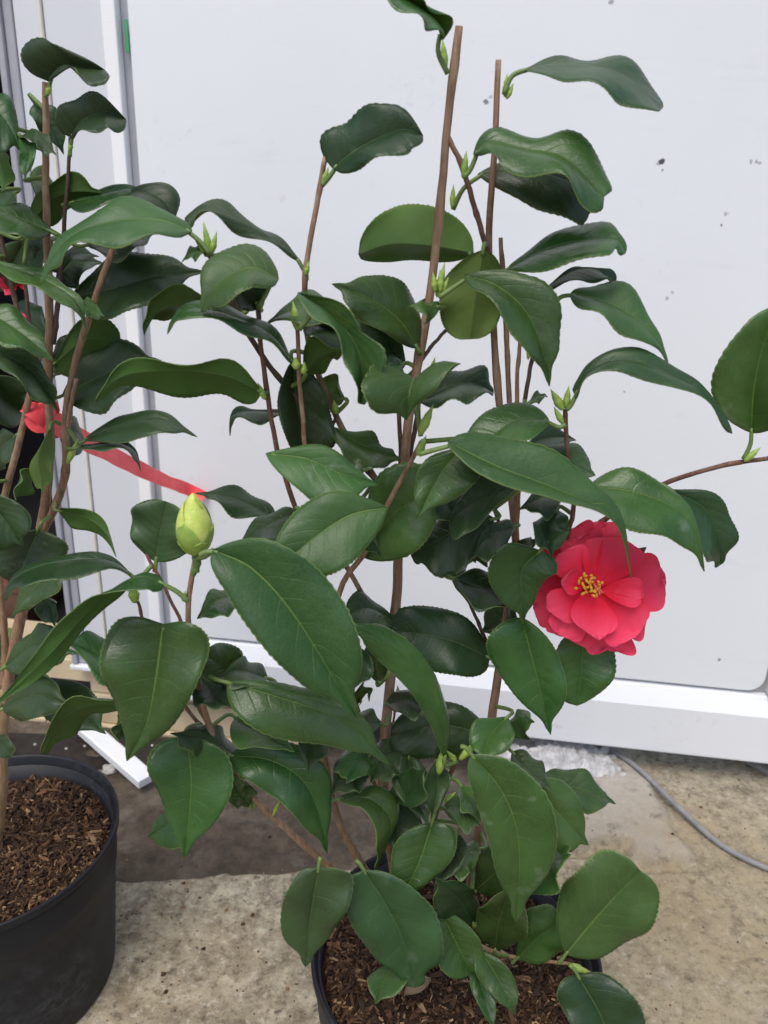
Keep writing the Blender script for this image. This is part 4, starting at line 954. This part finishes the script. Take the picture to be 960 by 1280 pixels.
for a in (((-10, 470), (10, 500), (36, 520), (34, 485), (2, 530)), ((30, 300), (10, 340), (-16, 372), (40, 340), (-20, 330)), ((60, 420), (40, 400), (8, 392), (40, 375), (36, 430)),
          ((70, 350), (92, 330), (128, 326), (92, 312), (98, 352)), ((20, 545), (0, 560), (-20, 590), (10, 580), (-10, 545)), ((66, 300), (40, 320), (10, 325), (36, 296), (46, 345)),
          ((66, 470), (96, 440), (120, 400), (70, 430), (124, 440)), ((74, 545), (94, 540), (110, 560), (96, 525), (90, 572)), ((10, 790), (-4, 810), (-26, 850), (20, 830), (-30, 815)), ((20, 240), (5, 255), (-20, 262), (0, 235), (10, 280))):
    Lf(list(a[:3]), a[3], a[4], 1.5 + lp.rnd.random() * 2, mat=LEAF_TM)
for b, t, wd, o in (((59, 120), (64, 100), 7, -.4), ((87, 190), (90, 172), 6, -.4), ((143, 300), (137, 284), 7, -1.2), ((112, 396), (122, 384), 8, -1), ((84, 580), (98, 548), 8, -.4)):
    lp.bud(b, t, wd, o)
# two half-hidden red blooms inside the shrub
for (cx, cy, o) in ((22, 352, 5.5), (28, 406, 5.5)):
    c = lp.P((cx, cy), o); fl2 = None
    for j in range(5):
        a = j * .9 + cy; d = Vector((math.cos(a), -.25, math.sin(a))); s = Vector((-math.sin(a), -.1, math.cos(a))); vs = []; fs = []
        for i in range(9):
            u = i / 8
            for k in range(9):
                v = -1 + k / 4; vs.append(c + d * (.010 * u) + s * (.006 * v * math.sin(2.4 * u ** .8)) + Vector((0, -.004 * u * u - .003 * v * v, 0)))
        for i in range(8):
            for k in range(8): q = i * 9 + k; fs.append((q, q + 1, q + 10, q + 9))
        p = obj('petal' if fl2 else 'flower', vs, fs, PETAL, lp.root, lp.org, uvs=[((i // 9) / 8, (i % 9) / 8) for i in range(81)])
        sdm = p.modifiers.new('solid', 'SOLIDIFY'); sdm.thickness = .0004
        if fl2: p.parent = fl2
        else: fl2 = p; p['label'] = 'half-hidden red bloom'

# ------------------------------------------------------------------ red ribbon from the shrub to the door
def ribbon(pts, wd, name, label, twist=0, tilt=0):
    C = catmull(pts, 50); vs = []; fs = []
    for lay in (0, 1):
        for i, p in enumerate(C):
            T = (C[min(i + 1, 50)] - C[max(i - 1, 0)]).normalized(); t = i / 50
            view = (CAM - p).normalized(); s = T.cross(view).normalized(); s = Quaternion(T, R_(tilt + twist * (t - .6) + 6 * math.sin(t * 15))) @ s; n = s.cross(T)
            for k in range(5):
                v = -1 + k / 2; vs.append(p + s * (wd / 2 * v) + n * (.0006 * math.sin(t * 40 + v * 2) + (.00012 if lay else -.00012)))
    o = 51 * 5
    for i in range(50):
        for k in range(4): a = i * 5 + k; q = (a, a + 1, a + 6, a + 5); fs.append(q); fs.append(tuple(o + x for x in reversed(q)))
    return tag(obj(name, vs, fs, REDT, None, C[25]), label, 'ribbon')
RT = -30
e1 = dpix(236, 612, .016); e2 = dpix(256, 622, .010)
ribbon([at_y(38, 508, YL + .012), at_y(56, 520, YL + .008), at_y(96, 545, YL + .05), at_y(150, 574, YL + .16), at_y(205, 600, YL + .29), e1, e2], .0165, 'ribbon', 'red flat ribbon stretched from the dark-leaved shrub to the white door', 0, RT)

# crumpled knot of the ribbon round the stem
kv = []
kc = at_y(50, 516, YL + .012)
kn = [kc + Vector((math.cos(a) * (.0065 + .003 * math.sin(3 * a)), math.sin(a) * .008, .006 * math.sin(2 * a + 1) - .002)) for a in [i * .42 for i in range(16)]]
ribbon(kn, .010, 'ribbon_knot', 'crumpled red ribbon loop tied round the brown stems', 40)

# fallen dry leaf on the mulch
P = at_z(522, 1236, .153)
m = NT('dry_leaf'); m.set(Base_Color=m.mix(m.noise(120, 4, m.co()), (.22, .155, .085), (.36, .27, .16)), Roughness=.8); DRY = m.m
vs = []; fs = []
dd = Vector((.85, .45, .12)).normalized(); ss = Vector((-.45, .85, .2)).normalized(); uu = dd.cross(ss)
for lay in (0, 1):
    for i in range(17):
        u = i / 16
        for k in range(7):
            v = -1 + k / 3; wv = .0055 * (math.sin(math.pi * max(.02, min(.98, u)) ** .9)) ** .8
            vs.append(P + dd * (.022 * (u - .5)) + ss * (wv * v) + uu * (.004 * v * v + .003 * math.sin(u * 3.14) + (.0003 if lay else 0)))
o_ = 17 * 7
for i in range(16):
    for k in range(6): a = i * 7 + k; q = (a, a + 1, a + 8, a + 7); fs.append(tuple(o_ + x for x in q)); fs.append(tuple(reversed(q)))
tag(obj('fallen_leaf', vs, fs, DRY, None, P), 'dry tan curled leaf lying on the bark mulch', 'leaf')
